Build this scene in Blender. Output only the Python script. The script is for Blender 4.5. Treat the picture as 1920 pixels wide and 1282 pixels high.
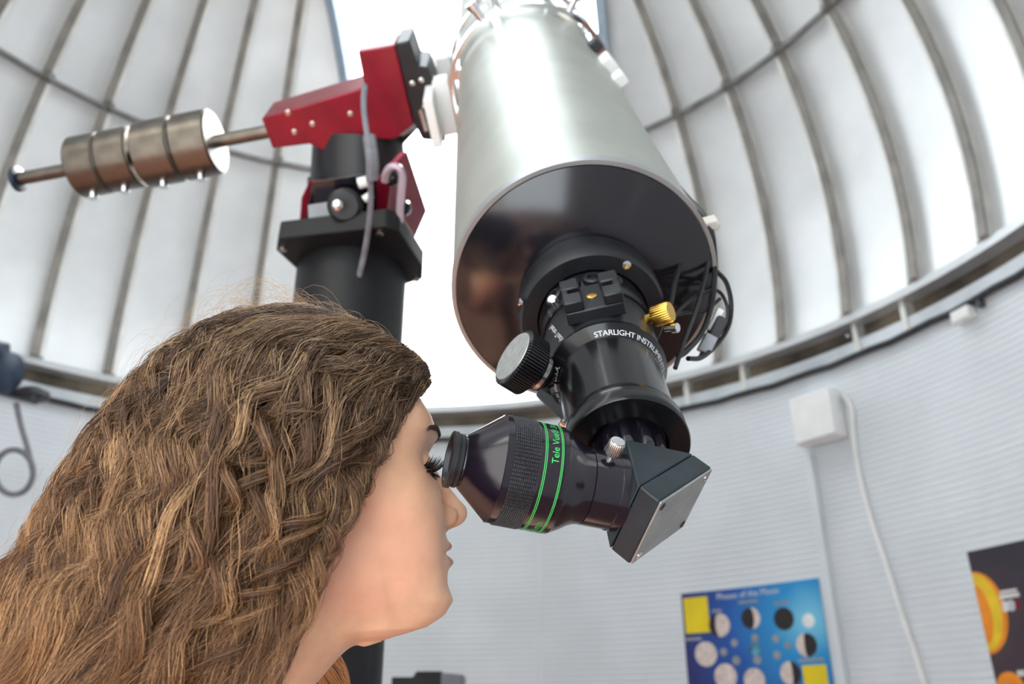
import bpy, math, random
import numpy as np
from mathutils import Vector

random.seed(7); RNG = np.random.default_rng(7)
for o in list(bpy.data.objects): bpy.data.objects.remove(o)
SC = bpy.context.scene
COL = SC.collection

# ------------------------------------------------------------------ camera
FPX = 1600.0
PITCH = math.radians(25)
CAM = np.array([0, 0, 1.25])
CX = np.array([1.0, 0, 0]); CU = np.array([0, -math.sin(PITCH), math.cos(PITCH)]); CF = np.array([0, math.cos(PITCH), math.sin(PITCH)])
cd = bpy.data.cameras.new('camera'); cam = bpy.data.objects.new('camera', cd); COL.objects.link(cam)
cam.location = CAM; cam.rotation_euler = (math.radians(90) + PITCH, 0, 0)
cd.sensor_width = 36; cd.lens = 36 * FPX / 1920; cd.clip_start = .02
cd.dof.use_dof = True; cd.dof.focus_distance = .585; cd.dof.aperture_fstop = 7.5
SC.camera = cam

# ------------------------------------------------------------------ light
W = bpy.data.worlds.new('sky'); SC.world = W; W.use_nodes = True
bg = W.node_tree.nodes['Background']; bg.inputs[0].default_value = (.88, .95, 1.0, 1); bg.inputs[1].default_value = 4.8
sd = bpy.data.lights.new('sun', 'SUN'); sun = bpy.data.objects.new('sun', sd); COL.objects.link(sun)
sd.energy = 14.0; sd.angle = math.radians(2); sd.color = (1, .92, .80)
sun.rotation_euler = Vector((-.10, -.62, -.78)).to_track_quat('-Z', 'Y').to_euler()
SC.view_settings.view_transform = 'Standard'; SC.view_settings.look = 'None'
SC.view_settings.gamma = 1; SC.view_settings.use_curve_mapping = False
SC.view_settings.exposure = 0.0

# ------------------------------------------------------------------ helpers
def nrm(v):
    v = np.asarray(v, float); return v / np.linalg.norm(v)
def cdir(v):                                   # camera axes -> world direction
    return v[0] * CX + v[1] * CU + v[2] * CF
def cpt(v): return CAM + cdir(v)
def ray(x, y): return CF + (x - 960) / FPX * CX - (y - 641) / FPX * CU
def at(x, y, d): return CAM + d * ray(x, y)
def hit(x, y, p, n):                           # where the sight line meets a plane of the place
    D = ray(x, y); return CAM + D * (np.dot(np.asarray(p) - CAM, n) / np.dot(D, n))
def perp(axis, ref):
    axis = nrm(axis); r = np.asarray(ref, float); r = r - axis * np.dot(r, axis); return nrm(r)
def crom(pts, k=8):
    P = np.array(pts, float); P = np.vstack([2 * P[0] - P[1], P, 2 * P[-1] - P[-2]]); out = []
    for i in range(1, len(P) - 2):
        for t in np.arange(k) / k:
            a, b, c, d = P[i - 1], P[i], P[i + 1], P[i + 2]
            out.append(.5 * (2 * b + (c - a) * t + (2 * a - 5 * b + 4 * c - d) * t * t + (3 * b - a - 3 * c + d) * t ** 3))
    out.append(P[-2]); return np.array(out)

class MB:
    def __init__(s): s.v = []; s.f = []; s.n = 0
    def add(s, v, f):
        v = np.asarray(v, float).reshape(-1, 3); s.v.append(v); s.f += [tuple(int(i) + s.n for i in q) for q in f]; s.n += len(v); return s
    def box(s, c, ax, h):
        c = np.asarray(c, float); ax = np.asarray(ax, float)
        v = [c + ax[0] * h[0] * i + ax[1] * h[1] * j + ax[2] * h[2] * k for i in (-1, 1) for j in (-1, 1) for k in (-1, 1)]
        f = [(0, 1, 3, 2), (4, 6, 7, 5), (0, 4, 5, 1), (2, 3, 7, 6), (0, 2, 6, 4), (1, 5, 7, 3)]
        if np.dot(np.cross(ax[0], ax[1]), ax[2]) < 0: f = [q[::-1] for q in f]
        return s.add(v, f)
    def lathe(s, o, axis, prof, n=48, close=False, cap=True, ref=None, scallop=None):
        o = np.asarray(o, float); a = nrm(axis); r1 = perp(a, ref if ref is not None else ((0, 0, 1) if abs(a[2]) < .9 else (1, 0, 0))); r2 = np.cross(a, r1)
        th = np.arange(n) / n * 2 * math.pi; v = []
        for (t, r) in prof:
            rr = r * np.ones(n)
            if scallop: rr = rr * (1 - scallop[1] * np.abs(np.cos(th * scallop[0] / 2)) ** 6)
            v.append(o + a * t + rr[:, None] * (np.cos(th)[:, None] * r1 + np.sin(th)[:, None] * r2))
        m = len(prof); f = []
        rng = range(m) if close else range(m - 1)
        for i in rng:
            i2 = (i + 1) % m
            for j in range(n):
                k = (j + 1) % n; f.append((i * n + j, i * n + k, i2 * n + k, i2 * n + j))
        if cap and not close:
            f.append(tuple(range(n))[::-1]); f.append(tuple((m - 1) * n + j for j in range(n)))
        if prof[-1][0] < prof[0][0] and not close: f = [q[::-1] for q in f]
        return s.add(np.vstack(v), f)
    def cyl(s, p0, p1, r0, r1=None, n=24):
        p0 = np.asarray(p0, float); p1 = np.asarray(p1, float); L = np.linalg.norm(p1 - p0)
        return s.lathe(p0, p1 - p0, [(0, r0), (L, r0 if r1 is None else r1)], n)
    def tube(s, path, r, n=8, taper=None):
        P = np.asarray(path, float); m = len(P); T = np.gradient(P, axis=0); T /= np.linalg.norm(T, axis=1)[:, None] + 1e-12
        ref = perp(T[0], (.31, .2, .93)) ; v = []
        for i in range(m):
            ref = ref - T[i] * np.dot(ref, T[i]); ref = ref / (np.linalg.norm(ref) + 1e-12); b = np.cross(T[i], ref)
            rr = r if taper is None else r * taper[i]
            for j in range(n):
                a = 2 * math.pi * j / n; v.append(P[i] + rr * (math.cos(a) * ref + math.sin(a) * b))
        f = [(i * n + j, i * n + (j + 1) % n, (i + 1) * n + (j + 1) % n, (i + 1) * n + j) for i in range(m - 1) for j in range(n)]
        f.append(tuple(range(n))[::-1]); f.append(tuple((m - 1) * n + j for j in range(n)))
        return s.add(v, f)
    def prism(s, poly, vec):
        P = np.asarray(poly, float); n = len(P); vec = np.asarray(vec, float)
        nn = sum(np.cross(P[i] - P[0], P[i + 1] - P[0]) for i in range(1, n - 1))
        if np.dot(nn, vec) > 0: P = P[::-1]
        v = np.vstack([P, P + vec]); f = [tuple(range(n)), tuple(n + i for i in range(n))[::-1]]
        f += [(i, n + i, n + (i + 1) % n, (i + 1) % n) for i in range(n)]
        return s.add(v, [q for q in f])
    def ball(s, c, r, n=16, ax=None, sc=(1, 1, 1)):
        ax = np.eye(3) if ax is None else np.asarray(ax); m = n // 2; v = []; f = []
        for i in range(m + 1):
            ph = math.pi * i / m
            for j in range(n):
                th = 2 * math.pi * j / n
                q = np.array([math.sin(ph) * math.cos(th) * sc[0], math.sin(ph) * math.sin(th) * sc[1], math.cos(ph) * sc[2]]) * r
                v.append(np.asarray(c) + q @ ax)
        for i in range(m):
            for j in range(n):
                k = (j + 1) % n; f.append((i * n + j, (i + 1) * n + j, (i + 1) * n + k, i * n + k))
        return s.add(v, f)
    def build(s, name, mat, parent=None, smooth=35, bevel=0, recalc=False):
        return mesh_obj(name, np.vstack(s.v), s.f, mat, parent, smooth, bevel, recalc)

def root_loc(o):
    p = np.zeros(3)
    while o is not None: p += np.array(o.location); o = o.parent
    return p
def mesh_obj(name, V, F, mat, parent=None, smooth=35, bevel=0, recalc=False):
    me = bpy.data.meshes.new(name)
    loc = np.zeros(3)
    if parent is None: loc = np.array([(V[:, 0].min() + V[:, 0].max()) / 2, (V[:, 1].min() + V[:, 1].max()) / 2, V[:, 2].min()])
    off = root_loc(parent) if parent is not None else loc
    me.from_pydata((V - off).tolist(), [], F); me.update()
    if recalc:
        import bmesh
        bm = bmesh.new(); bm.from_mesh(me); bmesh.ops.recalc_face_normals(bm, faces=bm.faces); bm.to_mesh(me); bm.free()
    if smooth:
        me.polygons.foreach_set('use_smooth', [True] * len(me.polygons)); me.set_sharp_from_angle(angle=math.radians(smooth))
    if mat is not None: me.materials.append(mat)
    o = bpy.data.objects.new(name, me); COL.objects.link(o)
    if parent is not None: o.parent = parent
    else: o.location = loc
    if bevel:
        b = o.modifiers.new('edge', 'BEVEL'); b.width = bevel; b.segments = 2; b.limit_method = 'ANGLE'; b.angle_limit = math.radians(40); b.harden_normals = False
    return o
def tag(o, label, cat=None, group=None, kind=None):
    if label: o['label'] = label
    if cat: o['category'] = cat
    if group: o['group'] = group
    if kind: o['kind'] = kind
    return o
def thing(name, loc, label=None, cat=None, group=None, kind=None):
    o = bpy.data.objects.new(name, None); COL.objects.link(o); o.location = loc; o.empty_display_size = .05
    return tag(o, label, cat, group, kind)
FONT = {}
def text_polys(body, size, spacing=1.0):
    c = bpy.data.curves.new('lettering', 'FONT'); c.body = body; c.size = size; c.space_character = spacing; c.resolution_u = 3
    o = bpy.data.objects.new('lettering', c); COL.objects.link(o)
    dg = bpy.context.evaluated_depsgraph_get(); me = o.evaluated_get(dg).to_mesh()
    V = np.array([v.co[:] for v in me.vertices]); F = [tuple(p.vertices) for p in me.polygons]
    o.evaluated_get(dg).to_mesh_clear(); bpy.data.objects.remove(o); bpy.data.curves.remove(c)
    return V, F
def wrap_text(body, size, o, axis, ref, rad, s0, ang0, name, mat, parent, up=1, cw=1, spacing=1.0, lift=.00018, cone=(1.0, 0.0)):
    # letters laid round a cylinder; ang0 in degrees from ref; cw = turning sense of the reading direction; up = +1 when letter tops point along axis
    V, F = text_polys(body, size, spacing); a = nrm(axis); r1 = perp(a, ref); r2 = np.cross(a, r1)
    th = math.radians(ang0) + cw * V[:, 0] / rad
    P = np.asarray(o) + (s0 + up * V[:, 1] * cone[0] - lift * cone[1])[:, None] * a + (rad + lift * cone[0] + V[:, 1] * cone[1])[:, None] * (np.cos(th)[:, None] * r1 + np.sin(th)[:, None] * r2)
    return mesh_obj(name, P, F, mat, parent, smooth=0), math.degrees(V[:, 0].max() / rad)

# ------------------------------------------------------------------ materials
def mat(name, col, rough=.5, metal=0., var=.08, scale=20, bump=0., bscale=None, spec=.5, coat=0., col2=None, sss=0., aniso=0., stretch=None):
    m = bpy.data.materials.new(name); m.use_nodes = True; nt = m.node_tree; b = nt.nodes['Principled BSDF']
    b.inputs['Roughness'].default_value = rough; b.inputs['Metallic'].default_value = metal
    b.inputs['Specular IOR Level'].default_value = spec; b.inputs['Coat Weight'].default_value = coat
    b.inputs['Anisotropic'].default_value = aniso
    tc = nt.nodes.new('ShaderNodeTexCoord'); vec = tc.outputs['Object']
    if stretch:
        mp = nt.nodes.new('ShaderNodeMapping'); mp.inputs['Scale'].default_value = stretch; nt.links.new(vec, mp.inputs[0]); vec = mp.outputs[0]
    nz = nt.nodes.new('ShaderNodeTexNoise'); nz.inputs['Scale'].default_value = scale; nz.inputs['Detail'].default_value = 5
    nt.links.new(vec, nz.inputs['Vector'])
    mx = nt.nodes.new('ShaderNodeMix'); mx.data_type = 'RGBA'
    c2 = col2 if col2 else tuple(max(0, c * (1 - 2.2 * var)) for c in col)
    mx.inputs[6].default_value = (*c2, 1); mx.inputs[7].default_value = (*(tuple(min(1, c * (1 + var)) for c in col) if not col2 else col), 1)
    rp = nt.nodes.new('ShaderNodeMapRange'); rp.inputs[1].default_value = .3; rp.inputs[2].default_value = .7
    nt.links.new(nz.outputs['Fac'], rp.inputs[0]); nt.links.new(rp.outputs[0], mx.inputs[0]); nt.links.new(mx.outputs[2], b.inputs['Base Color'])
    if sss:
        b.inputs['Subsurface Weight'].default_value = sss; b.inputs['Subsurface Radius'].default_value = (.012, .005, .003); b.inputs['Subsurface Scale'].default_value = 1.0
    if bump:
        n2 = nt.nodes.new('ShaderNodeTexNoise'); n2.inputs['Scale'].default_value = bscale or scale * 8; n2.inputs['Detail'].default_value = 4
        nt.links.new(tc.outputs['Object'], n2.inputs['Vector'])
        bp = nt.nodes.new('ShaderNodeBump'); bp.inputs['Strength'].default_value = bump; bp.inputs['Distance'].default_value = .002
        nt.links.new(n2.outputs['Fac'], bp.inputs['Height']); nt.links.new(bp.outputs[0], b.inputs['Normal'])
    return m
M = {}
M['panel'] = mat('dome_sheet', (.76, .77, .77), .38, .45, .06, 2.2, .25, 3)
M['rib'] = mat('rib_metal', (.72, .71, .67), .5, .3, .1, 6)
M['ribshade'] = mat('rib_shade_cap', (.24, .22, .195), .5, .4, .15, 8)
M['hoop'] = mat('hoop_steel', (.24, .23, .22), .45, .6, .15, 12)
M['frame'] = mat('slit_frame', (.34, .42, .50), .45, .5, .1, 8)
M['wall'] = mat('wall_sheet', (.74, .785, .815), .55, 0, .03, 3)
M['lip'] = mat('ring_lip', (.72, .74, .75), .35, .5, .06, 5)
M['recess'] = mat('ring_recess', (.20, .165, .12), .7, .1, .35, 4)  # darkness of the gap under the lip put into the brown
M['curb'] = mat('ring_curb', (.62, .66, .68), .5, .2, .12, 4)
M['floor'] = mat('floor_paint', (.27, .135, .095), .6, 0, .12, 3)
M['rope'] = mat('rope', (.035, .037, .04), .7, 0, .2, 60)
M['steel'] = mat('steel', (.62, .61, .58), .25, 1, .06, 30)
M['weight'] = mat('weight_steel', (.18, .158, .135), .34, 1, .12, 30)
M['chrome'] = mat('chrome', (.85, .86, .88), .12, 1, .03, 30)
M['tube'] = mat('tube_aluminium', (.50, .52, .47), .42, .6, .06, 9, .05, 30)
M['rimm'] = mat('rim_aluminium', (.50, .52, .53), .4, .8, .06, 20)
M['black'] = mat('black_anodised', (.006, .006, .0075), .2, 0, .15, 40, spec=.5)
M['gloss'] = mat('gloss_black', (.008, .008, .012), .16, 0, .15, 20, spec=.8)
M['satin'] = mat('satin_black', (.011, .012, .015), .4, 0, .15, 60, .1, 900)
M['violet'] = mat('violet_black', (.009, .006, .013), .16, 0, .15, 30, spec=.85)
M['teal'] = mat('diagonal_black', (.014, .024, .031), .42, 0, .12, 60, .15, 1500)
M['plate'] = mat('diagonal_plate', (.42, .43, .42), .42, .7, .1, 60, .1, 1200)
M['red'] = mat('red_anodised', (.26, .004, .022), .38, .35, .1, 25, coat=.2)
M['pier'] = mat('pier_black', (.009, .0095, .011), .5, 0, .12, 30, .15, 400, spec=.35)
M['cable'] = mat('cable_rubber', (.006, .006, .007), .4, 0, .1, 60)
M['gcable'] = mat('cable_grey', (.20, .20, .23), .5, 0, .1, 60)
M['white'] = mat('white_plastic', (.90, .90, .88), .45, 0, .03, 10)
M['ivory'] = mat('ivory_clip', (.72, .68, .60), .5, 0, .05, 40)
M['gold'] = mat('brass', (.85, .52, .10), .25, 1, .08, 60)
M['green'] = mat('green_print', (.06, .62, .13), .5, 0, .02, 40)
M['print'] = mat('white_print', (.75, .75, .76), .5, 0, .02, 40)
M['greyk'] = mat('knob_face', (.42, .43, .415), .5, .5, .1, 200)
M['glass'] = mat('lens_glass', (.02, .005, .012), .15, 0, .1, 10, spec=.25)
M['knurl'] = mat('knurl_metal', (.12, .12, .13), .3, .7, .1, 60)
M['dark'] = mat('dark_grey', (.045, .046, .052), .5, 0, .12, 40)
M['boxgrey'] = mat('box_grey', (.33, .35, .37), .5, 0, .1, 20)
M['motor'] = mat('motor_blue', (.022, .04, .075), .35, .2, .2, 20)

# ------------------------------------------------------------------ the room: round wall, ring, dome with an open slit
R = 2.7; DC = np.array([-.66, 2.117]); ZR = 3.056
SPH = np.array([DC[0], DC[1], ZR + .501]); SR = 2.746
def cy(az, z, r=R):
    a = np.radians(az); return np.stack([DC[0] + r * np.sin(a), DC[1] + r * np.cos(a), z + 0 * a], -1)
def sp(az, el, r=SR):
    a = np.radians(az); e = np.radians(el); return SPH + np.stack([r * np.cos(e) * np.sin(a), r * np.cos(e) * np.cos(a), r * np.sin(e)], -1)
def ringpatch(mb, prof, az0, az1, step=2.0):
    # prof: closed list of (radius, z) swept round the wall
    n = max(2, int(abs(az1 - az0) / step) + 1); az = np.linspace(az0, az1, n); m = len(prof)
    v = np.vstack([cy(az, np.full(n, z), r) for r, z in prof]); f = []
    for i in range(m):
        k = (i + 1) % m
        for j in range(n - 1): f.append((i * n + j, k * n + j, k * n + j + 1, i * n + j + 1))
    f.append(tuple(i * n for i in range(m))[::-1]); f.append(tuple(i * n + n - 1 for i in range(m)))
    return mb.add(v, f)
AZ0, AZ1 = -168., 192.
fl = MB(); fl.lathe((DC[0], DC[1], -.06), (0, 0, 1), [(0, R + .25), (.06, R + .25)], 96)
tag(fl.build('floor', M['floor'], smooth=0), 'reddish brown painted floor of the round room', kind='structure')

wall = thing('wall_back', (DC[0], DC[1], 0), 'round white wall of thin ribbed sheets below the dome', kind='structure')
seams = [AZ0, -147, -114.5, -81.5, -48.7, -15.9, 17.2, 50.0, 83.0, 116, 149, 164, 181, AZ1]
for a0, a1 in zip(seams[:-1], seams[1:]):
    if a0 == 164: continue                         # unseen doorway gap behind the camera, added to light the face
    n = 24; az = np.linspace(a0 + .06, a1 - .06, n); prof = []
    z = 0.0; P = .028
    while z < 2.93 - P:
        prof += [(R, z), (R, z + P * .72), (R + .0022, z + P * .80), (R + .0022, z + P * .92)]; z += P
    prof += [(R, 2.93)]
    v = np.vstack([cy(az, np.full(n, zz), r) for r, zz in prof]); f = []
    for i in range(len(prof) - 1):
        for j in range(n - 1): f.append((i * n + j, i * n + j + 1, (i + 1) * n + j + 1, (i + 1) * n + j))
    m0 = len(v); back = np.vstack([cy(az, np.full(n, zz), R + .03) for zz in (0, 2.93)]); v = np.vstack([v, back])
    f += [(m0 + j, m0 + n + j, m0 + n + j + 1, m0 + j + 1) for j in range(n - 1)]
    mesh_obj('wall_panel', v, f, M['wall'], wall, smooth=20)
ms = MB()
for a in (-15.9, 17.2, -48.7): ringpatch(ms, [(R - .004, 0), (R - .004, 2.93), (R + .02, 2.93), (R + .02, 0)], a - .25, a + .25, .5)
ms.build('seam_strip', M['wall'], wall, smooth=0)

tr1 = MB(); ringpatch(tr1, [(R - .035, 3.018), (R - .035, 3.056), (R + .10, 3.064), (R + .10, 3.018)], AZ0, AZ1)
tag(tr1.build('trim_1', M['lip']), 'pale metal lip ring carrying the dome', kind='structure')
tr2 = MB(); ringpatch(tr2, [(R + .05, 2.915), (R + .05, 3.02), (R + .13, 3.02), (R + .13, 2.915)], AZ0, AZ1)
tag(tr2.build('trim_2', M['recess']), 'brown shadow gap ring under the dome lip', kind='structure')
tr3 = thing('trim_3', (DC[0], DC[1], 2.86), 'pale curb ring along the top of the round wall', kind='structure')
c3 = MB(); ringpatch(c3, [(R - .006, 2.862), (R - .006, 2.93), (R + .10, 2.935), (R + .10, 2.862)], AZ0, AZ1); c3.build('curb', M['curb'], tr3)
for a in (62.5, 57.0, 43.5, 36.5, -30):
    b = MB(); ringpatch(b, [(R - .012, 2.865), (R - .012, 3.016), (R + .06, 3.016), (R + .06, 2.865)], a - .28, a + .28, .5)
    b.build('bracket', M['rib'], tr3, smooth=0)
b = MB(); b.ball(cy(np.array(56.2), 2.965, R - .012), .008, 12); b.build('bolt_head', M['chrome'], tr3)

dome = thing('ceiling', (DC[0], DC[1], ZR), 'pale metal dome of curved sheets with dark ribs and an open slit', kind='structure')
PHI, HW = 11.2, .815
EL0 = math.degrees(math.asin(-.501 / SR))
def elmax(az):                                    # where the slit cuts the meridian
    s = abs(math.sin(math.radians(az - PHI))) * SR
    e1 = None if s * math.cos(math.radians(EL0)) <= HW else math.degrees(math.acos(min(1, HW / s)))
    c = math.cos(math.radians(az - PHI))
    if c < 0 and .9 / (SR * -c) < 1:               # behind the zenith the slit ends
        e2 = math.degrees(math.acos(.9 / (SR * -c))); e1 = e2 if e1 is None else max(e1, e2)
    return e1
ribs_r = [32.9 + 7.92 * k for k in range(21)]; ribs_l = [-19.6 - 7.8 * k for k in range(19)]
def lim(az): 
    e = elmax(az); return e
AE = math.degrees(math.asin(HW / (SR * math.cos(math.radians(EL0)))))   # azimuth half-angle of slit at the ring
def gore(a0, a1):
    n = 9; m = 26; az = np.linspace(a0, a1, n); v = []; f = []
    for rr in (SR, SR + .012):
        for j in range(n):
            e = elmax(az[j]); e = EL0 + .5 if e is None else max(e, EL0 + .5)
            v.append(sp(np.full(m, az[j]), np.linspace(EL0, e, m), rr))
    v = np.vstack(v)
    for j in range(n - 1):
        for i in range(m - 1):
            f.append((j * m + i, j * m + i + 1, (j + 1) * m + i + 1, (j + 1) * m + i))
            o = n * m; f.append((o + j * m + i, o + (j + 1) * m + i, o + (j + 1) * m + i + 1, o + j * m + i + 1))
    mesh_obj('dome_panel', v, f, M['panel'], dome, smooth=30)
edges_r = [PHI + AE + .05] + [a for a in ribs_r if a > PHI + AE + 1]; edges_l = [PHI - AE - .05] + [a for a in ribs_l if a < PHI - AE - 1]
for E_ in (edges_r, edges_l):
    for a0, a1 in zip(E_[:-1], E_[1:]): gore(a0 + (.03 if a1 > a0 else -.03), a1)
def merid(az, w, d0, d1, m=30, top=None, off=0.):
    e = elmax(az) if top is None else top; el = np.linspace(EL0, e, m); v = []; f = []
    a = math.radians(az); side = np.array([math.cos(a), -math.sin(a), 0])
    for s_ in (-1, 1):
        for d in (d0, d1):
            v.append(sp(np.full(m, az), el, SR - d) + side * (w / 2 * s_ + off))
    v = np.vstack(v); idx = [0, 1, 3, 2]
    for k in range(4):
        p, q = idx[k], idx[(k + 1) % 4]
        for i in range(m - 1): f.append((p * m + i, q * m + i, q * m + i + 1, p * m + i + 1))
    f.append(tuple(i * m for i in idx)); f.append(tuple(i * m + m - 1 for i in idx)[::-1])
    return v, f
for a in edges_r[1:] + edges_l[1:]:
    v, f = merid(a, .064, -.004, .042); rb = mesh_obj('rib', v, f, M['rib'], dome, smooth=30, recalc=True)
    v, f = merid(a, .044, .043, .052, off=.014 if a > PHI else -.014); mesh_obj('rib_shade_cap', v, f, M['ribshade'], rb, smooth=30, recalc=True)  # dark flange strip set away from the slit, painting the rib's shaded half
HZ = 4.60; HR = 2.50
for a0, a1 in ((PHI + 21.5, AZ1), (PHI - 22.5, AZ0)):
    az = np.linspace(a0, a1, 60); h = MB(); h.tube(cy(az, np.full(60, HZ), HR), .019, 10); h.build('hoop_rail', M['hoop'], dome)
for a in edges_r[1:] + edges_l[1:]:
    if abs(a - PHI) < 23: continue
    k = MB(); p0 = cy(np.array(a), HZ, HR - .012); p1 = cy(np.array(a), HZ, HR + .06); k.cyl(p0, p1, .016, n=10)
    k.box(p0, np.eye(3), (.026, .026, .026)); k.build('clamp', M['hoop'], dome)
for s_ in (-1, 1):                                # the two straight edges of the slit
    d = np.array([math.sin(math.radians(PHI)), math.cos(math.radians(PHI)), 0]); q = np.array([d[1], -d[0], 0]) * s_
    rr = math.sqrt(SR ** 2 - HW ** 2); e0 = -math.degrees(math.asin(.501 / rr)); el = np.radians(np.linspace(e0, 106, 50)); v = []; f = []; m = 50
    for w in (HW - .005, HW + .05):
        for dr in (.07, -.03):
            v.append(SPH + q * w + (rr - dr) * (np.cos(el)[:, None] * d + np.sin(el)[:, None] * np.array([0, 0, 1.])))
    v = np.vstack(v); idx = [0, 1, 3, 2]
    for k in range(4):
        a_, b_ = idx[k], idx[(k + 1) % 4]
        for i in range(m - 1): f.append((a_ * m + i, b_ * m + i, b_ * m + i + 1, a_ * m + i + 1))
    f.append(tuple(i * m for i in idx)); f.append(tuple(i * m + m - 1 for i in idx)[::-1])
    mesh_obj('slit_frame', v, f, M['frame'], dome, smooth=30, recalc=True)

# ------------------------------------------------------------------ telescope frame (N = up the tube, E = towards the eye, B = across)
def cross_c(a, b): return np.cross(a, b)
nC = nrm((-.04754103, .50405506, .86236207)); cC = np.array([.08488752, .06293155, 1]) * .85
eC = np.array([-.958, .22, 0]); eC[2] = -(eC[0] * nC[0] + eC[1] * nC[1]) / nC[2]; eC = nrm(eC); bC = np.cross(nC, eC)
N = cdir(nC); EY = cdir(eC); B = cdir(bC); RIM = cpt(cC); MIR = RIM - .315 * N
UPR = perp(N, CAM - (RIM - .1 * N)); RGT = np.cross(N, UPR); RGT = RGT if RGT[0] > 0 else -RGT
sgn = 1 if np.dot(np.cross(N, UPR), RGT) > 0 else -1
TR = .1311
def ringp(s, ang, r):                              # point round the tube; ang from the camera side, + to the picture's right
    a = math.radians(ang); return RIM + N * s + r * (math.cos(a) * UPR + math.sin(a) * RGT)

scope = thing('telescope', RIM, 'large silver tube telescope with black glossy rear cell', 'telescope')
t = MB(); t.lathe(RIM, N, [(.004, TR - .004), (.004, TR), (1.62, TR), (1.62, TR - .004)], 128, close=True); t.build('tube', M['tube'], scope)
t = MB(); t.lathe(RIM, N, [(-.002, TR - .003), (-.002, TR + .0012), (.013, TR + .0012), (.013, TR - .003)], 128, close=True); t.build('rim', M['rimm'], scope)
t = MB(); t.lathe(RIM, N, [(.004, TR - .004), (-.002, TR - .004), (-.022, .075), (-.022, .03)], 128, cap=True); t.build('rear_cell', M['gloss'], scope)
for s in (.80, .985):
    t = MB(); t.lathe(RIM, N, [(s - .014, TR + .009), (s - .014, TR + .017), (s + .014, TR + .017), (s + .014, TR + .009)], 96, close=True); rg = t.build('tube_ring', M['chrome'], scope)
    for ang in (-118, -62, -12, 30, 75, 130):
        k = MB(); p = ringp(s, ang, TR + .006); ax = [N, nrm(p - (RIM + N * s)), np.cross(N, nrm(p - (RIM + N * s)))]
        k.box(p, ax, (.012, .009, .010)); k.build('clamp_pad', M['chrome'], rg, bevel=.002)
    for ang in (-20, 42):
        k = MB(); p = ringp(s, ang, TR + .015); u = nrm(p - (RIM + N * s)); k.cyl(p, p + u * .022, .007, n=14); k.cyl(p + u * .022, p + u * .034, .011, n=14); k.build('clamp_bolt', M['chrome'], rg)
t = MB(); p0 = ringp(.80, -8, TR + .02); p1 = ringp(.985, -8, TR + .02); t.tube(crom([p0, p0 + UPR * .03, (p0 + p1) / 2 + UPR * .04, p1 + UPR * .03, p1]), .006, 10); t.build('carry_handle', M['chrome'], scope)
for ang, s, h in ((62, .56, (.020, .013, .009)), (66, .49, (.014, .010, .009)), (58, .66, (.012, .010, .008))):
    k = MB(); p = ringp(s, ang, TR + .008); u = nrm(p - (RIM + N * s)); k.box(p, [N, u, np.cross(N, u)], (h[0], h[2], h[1])); k.build('cable_clip', M['white'] if s < .6 else M['dark'], scope, bevel=.003)

# focuser: its parts run down the axis from the rear cell
foc = thing('focuser', RIM - .05 * N, 'black focuser tube with printed lettering under the telescope rear cell', 'focuser')
def L(prof, name, m, parent=foc, n=96, **k):
    t = MB(); t.lathe(RIM, N, prof, n, **k); return t.build(name, m, parent)
L([(-.022, .0655), (-.030, .0685), (-.062, .0685), (-.066, .066), (-.066, .052), (-.050, .050)], 'adapter_ring', M['satin'], cap=True)
L([(-.048, .0505), (-.095, .0505), (-.098, .0495), (-.104, .0495), (-.104, .040)], 'rotator', M['black'])
for ang in (-32, -12, 10, 30):
    k = MB(); p = ringp(-.085, ang, .0475); u = nrm(p - (RIM - .085 * N)); k.lathe(p, u, [(0, .0088), (.006, .0088), (.0075, .0075), (.0075, .005), (.004, .0045)], 24); k.build('index_knob', M['satin'], foc)
L([(-.102, .0485), (-.160, .0485), (-.162, .0478)], 'housing', M['satin'])
L([(-.156, .0492), (-.160, .0500), (-.1605, .0500), (-.1710, .0426), (-.172, .0424)], 'name_ring', M['black'])
L([(-.165, .0428), (-.2575, .0428), (-.2575, .0400)], 'drawtube', M['black'])
L([(-.238, .0428), (-.246, .0462), (-.262, .0465), (-.2635, .0455), (-.2635, .0305), (-.2615, .0295), (-.235, .0295), (-.235, .036), (-.238, .0375)], 'end_flange', M['black'], close=True)
L([(-.236, .0294), (-.2362, .001)], 'recess_plate', M['black'])
L([(-.250, .0415), (-.2505, .0464)], 'flange_seam', M['dark'], cap=False)
# finder shoe block with two slots
sx = RGT; su = UPR; c0 = RIM - .128 * N + su * .0545 + sx * .004
uu = nrm(math.cos(math.radians(3)) * su + math.sin(math.radians(3)) * sx); sx = perp(uu, RGT)
def blk(cn, cx, cu, hn, hx, hu, name, m, par, bev=.0015):
    k = MB(); k.box(c0 + N * cn + sx * cx + uu * cu, [N, sx, uu], (hn, hx, hu)); return k.build(name, m, par, bevel=bev)
shoe = blk(0, 0, -.002, .021, .0245, .0060, 'finder_shoe', M['satin'], foc)
for s_ in (-1, 1):
    blk(.0125, s_ * .0165, .0085, .0085, .0080, .0050, 'shoe_jaw', M['satin'], shoe); blk(-.0125, s_ * .0165, .0085, .0085, .0080, .0050, 'shoe_jaw', M['satin'], shoe)
    blk(0, s_ * .0215, .0080, .006, .0030, .0045, 'shoe_jaw', M['satin'], shoe)
k = MB(); k.lathe(c0 + uu * .004, uu, [(0, .0045), (.0006, .0045), (.0008, .004)], 20); k.build('brass_disc', M['gold'], shoe)
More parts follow.
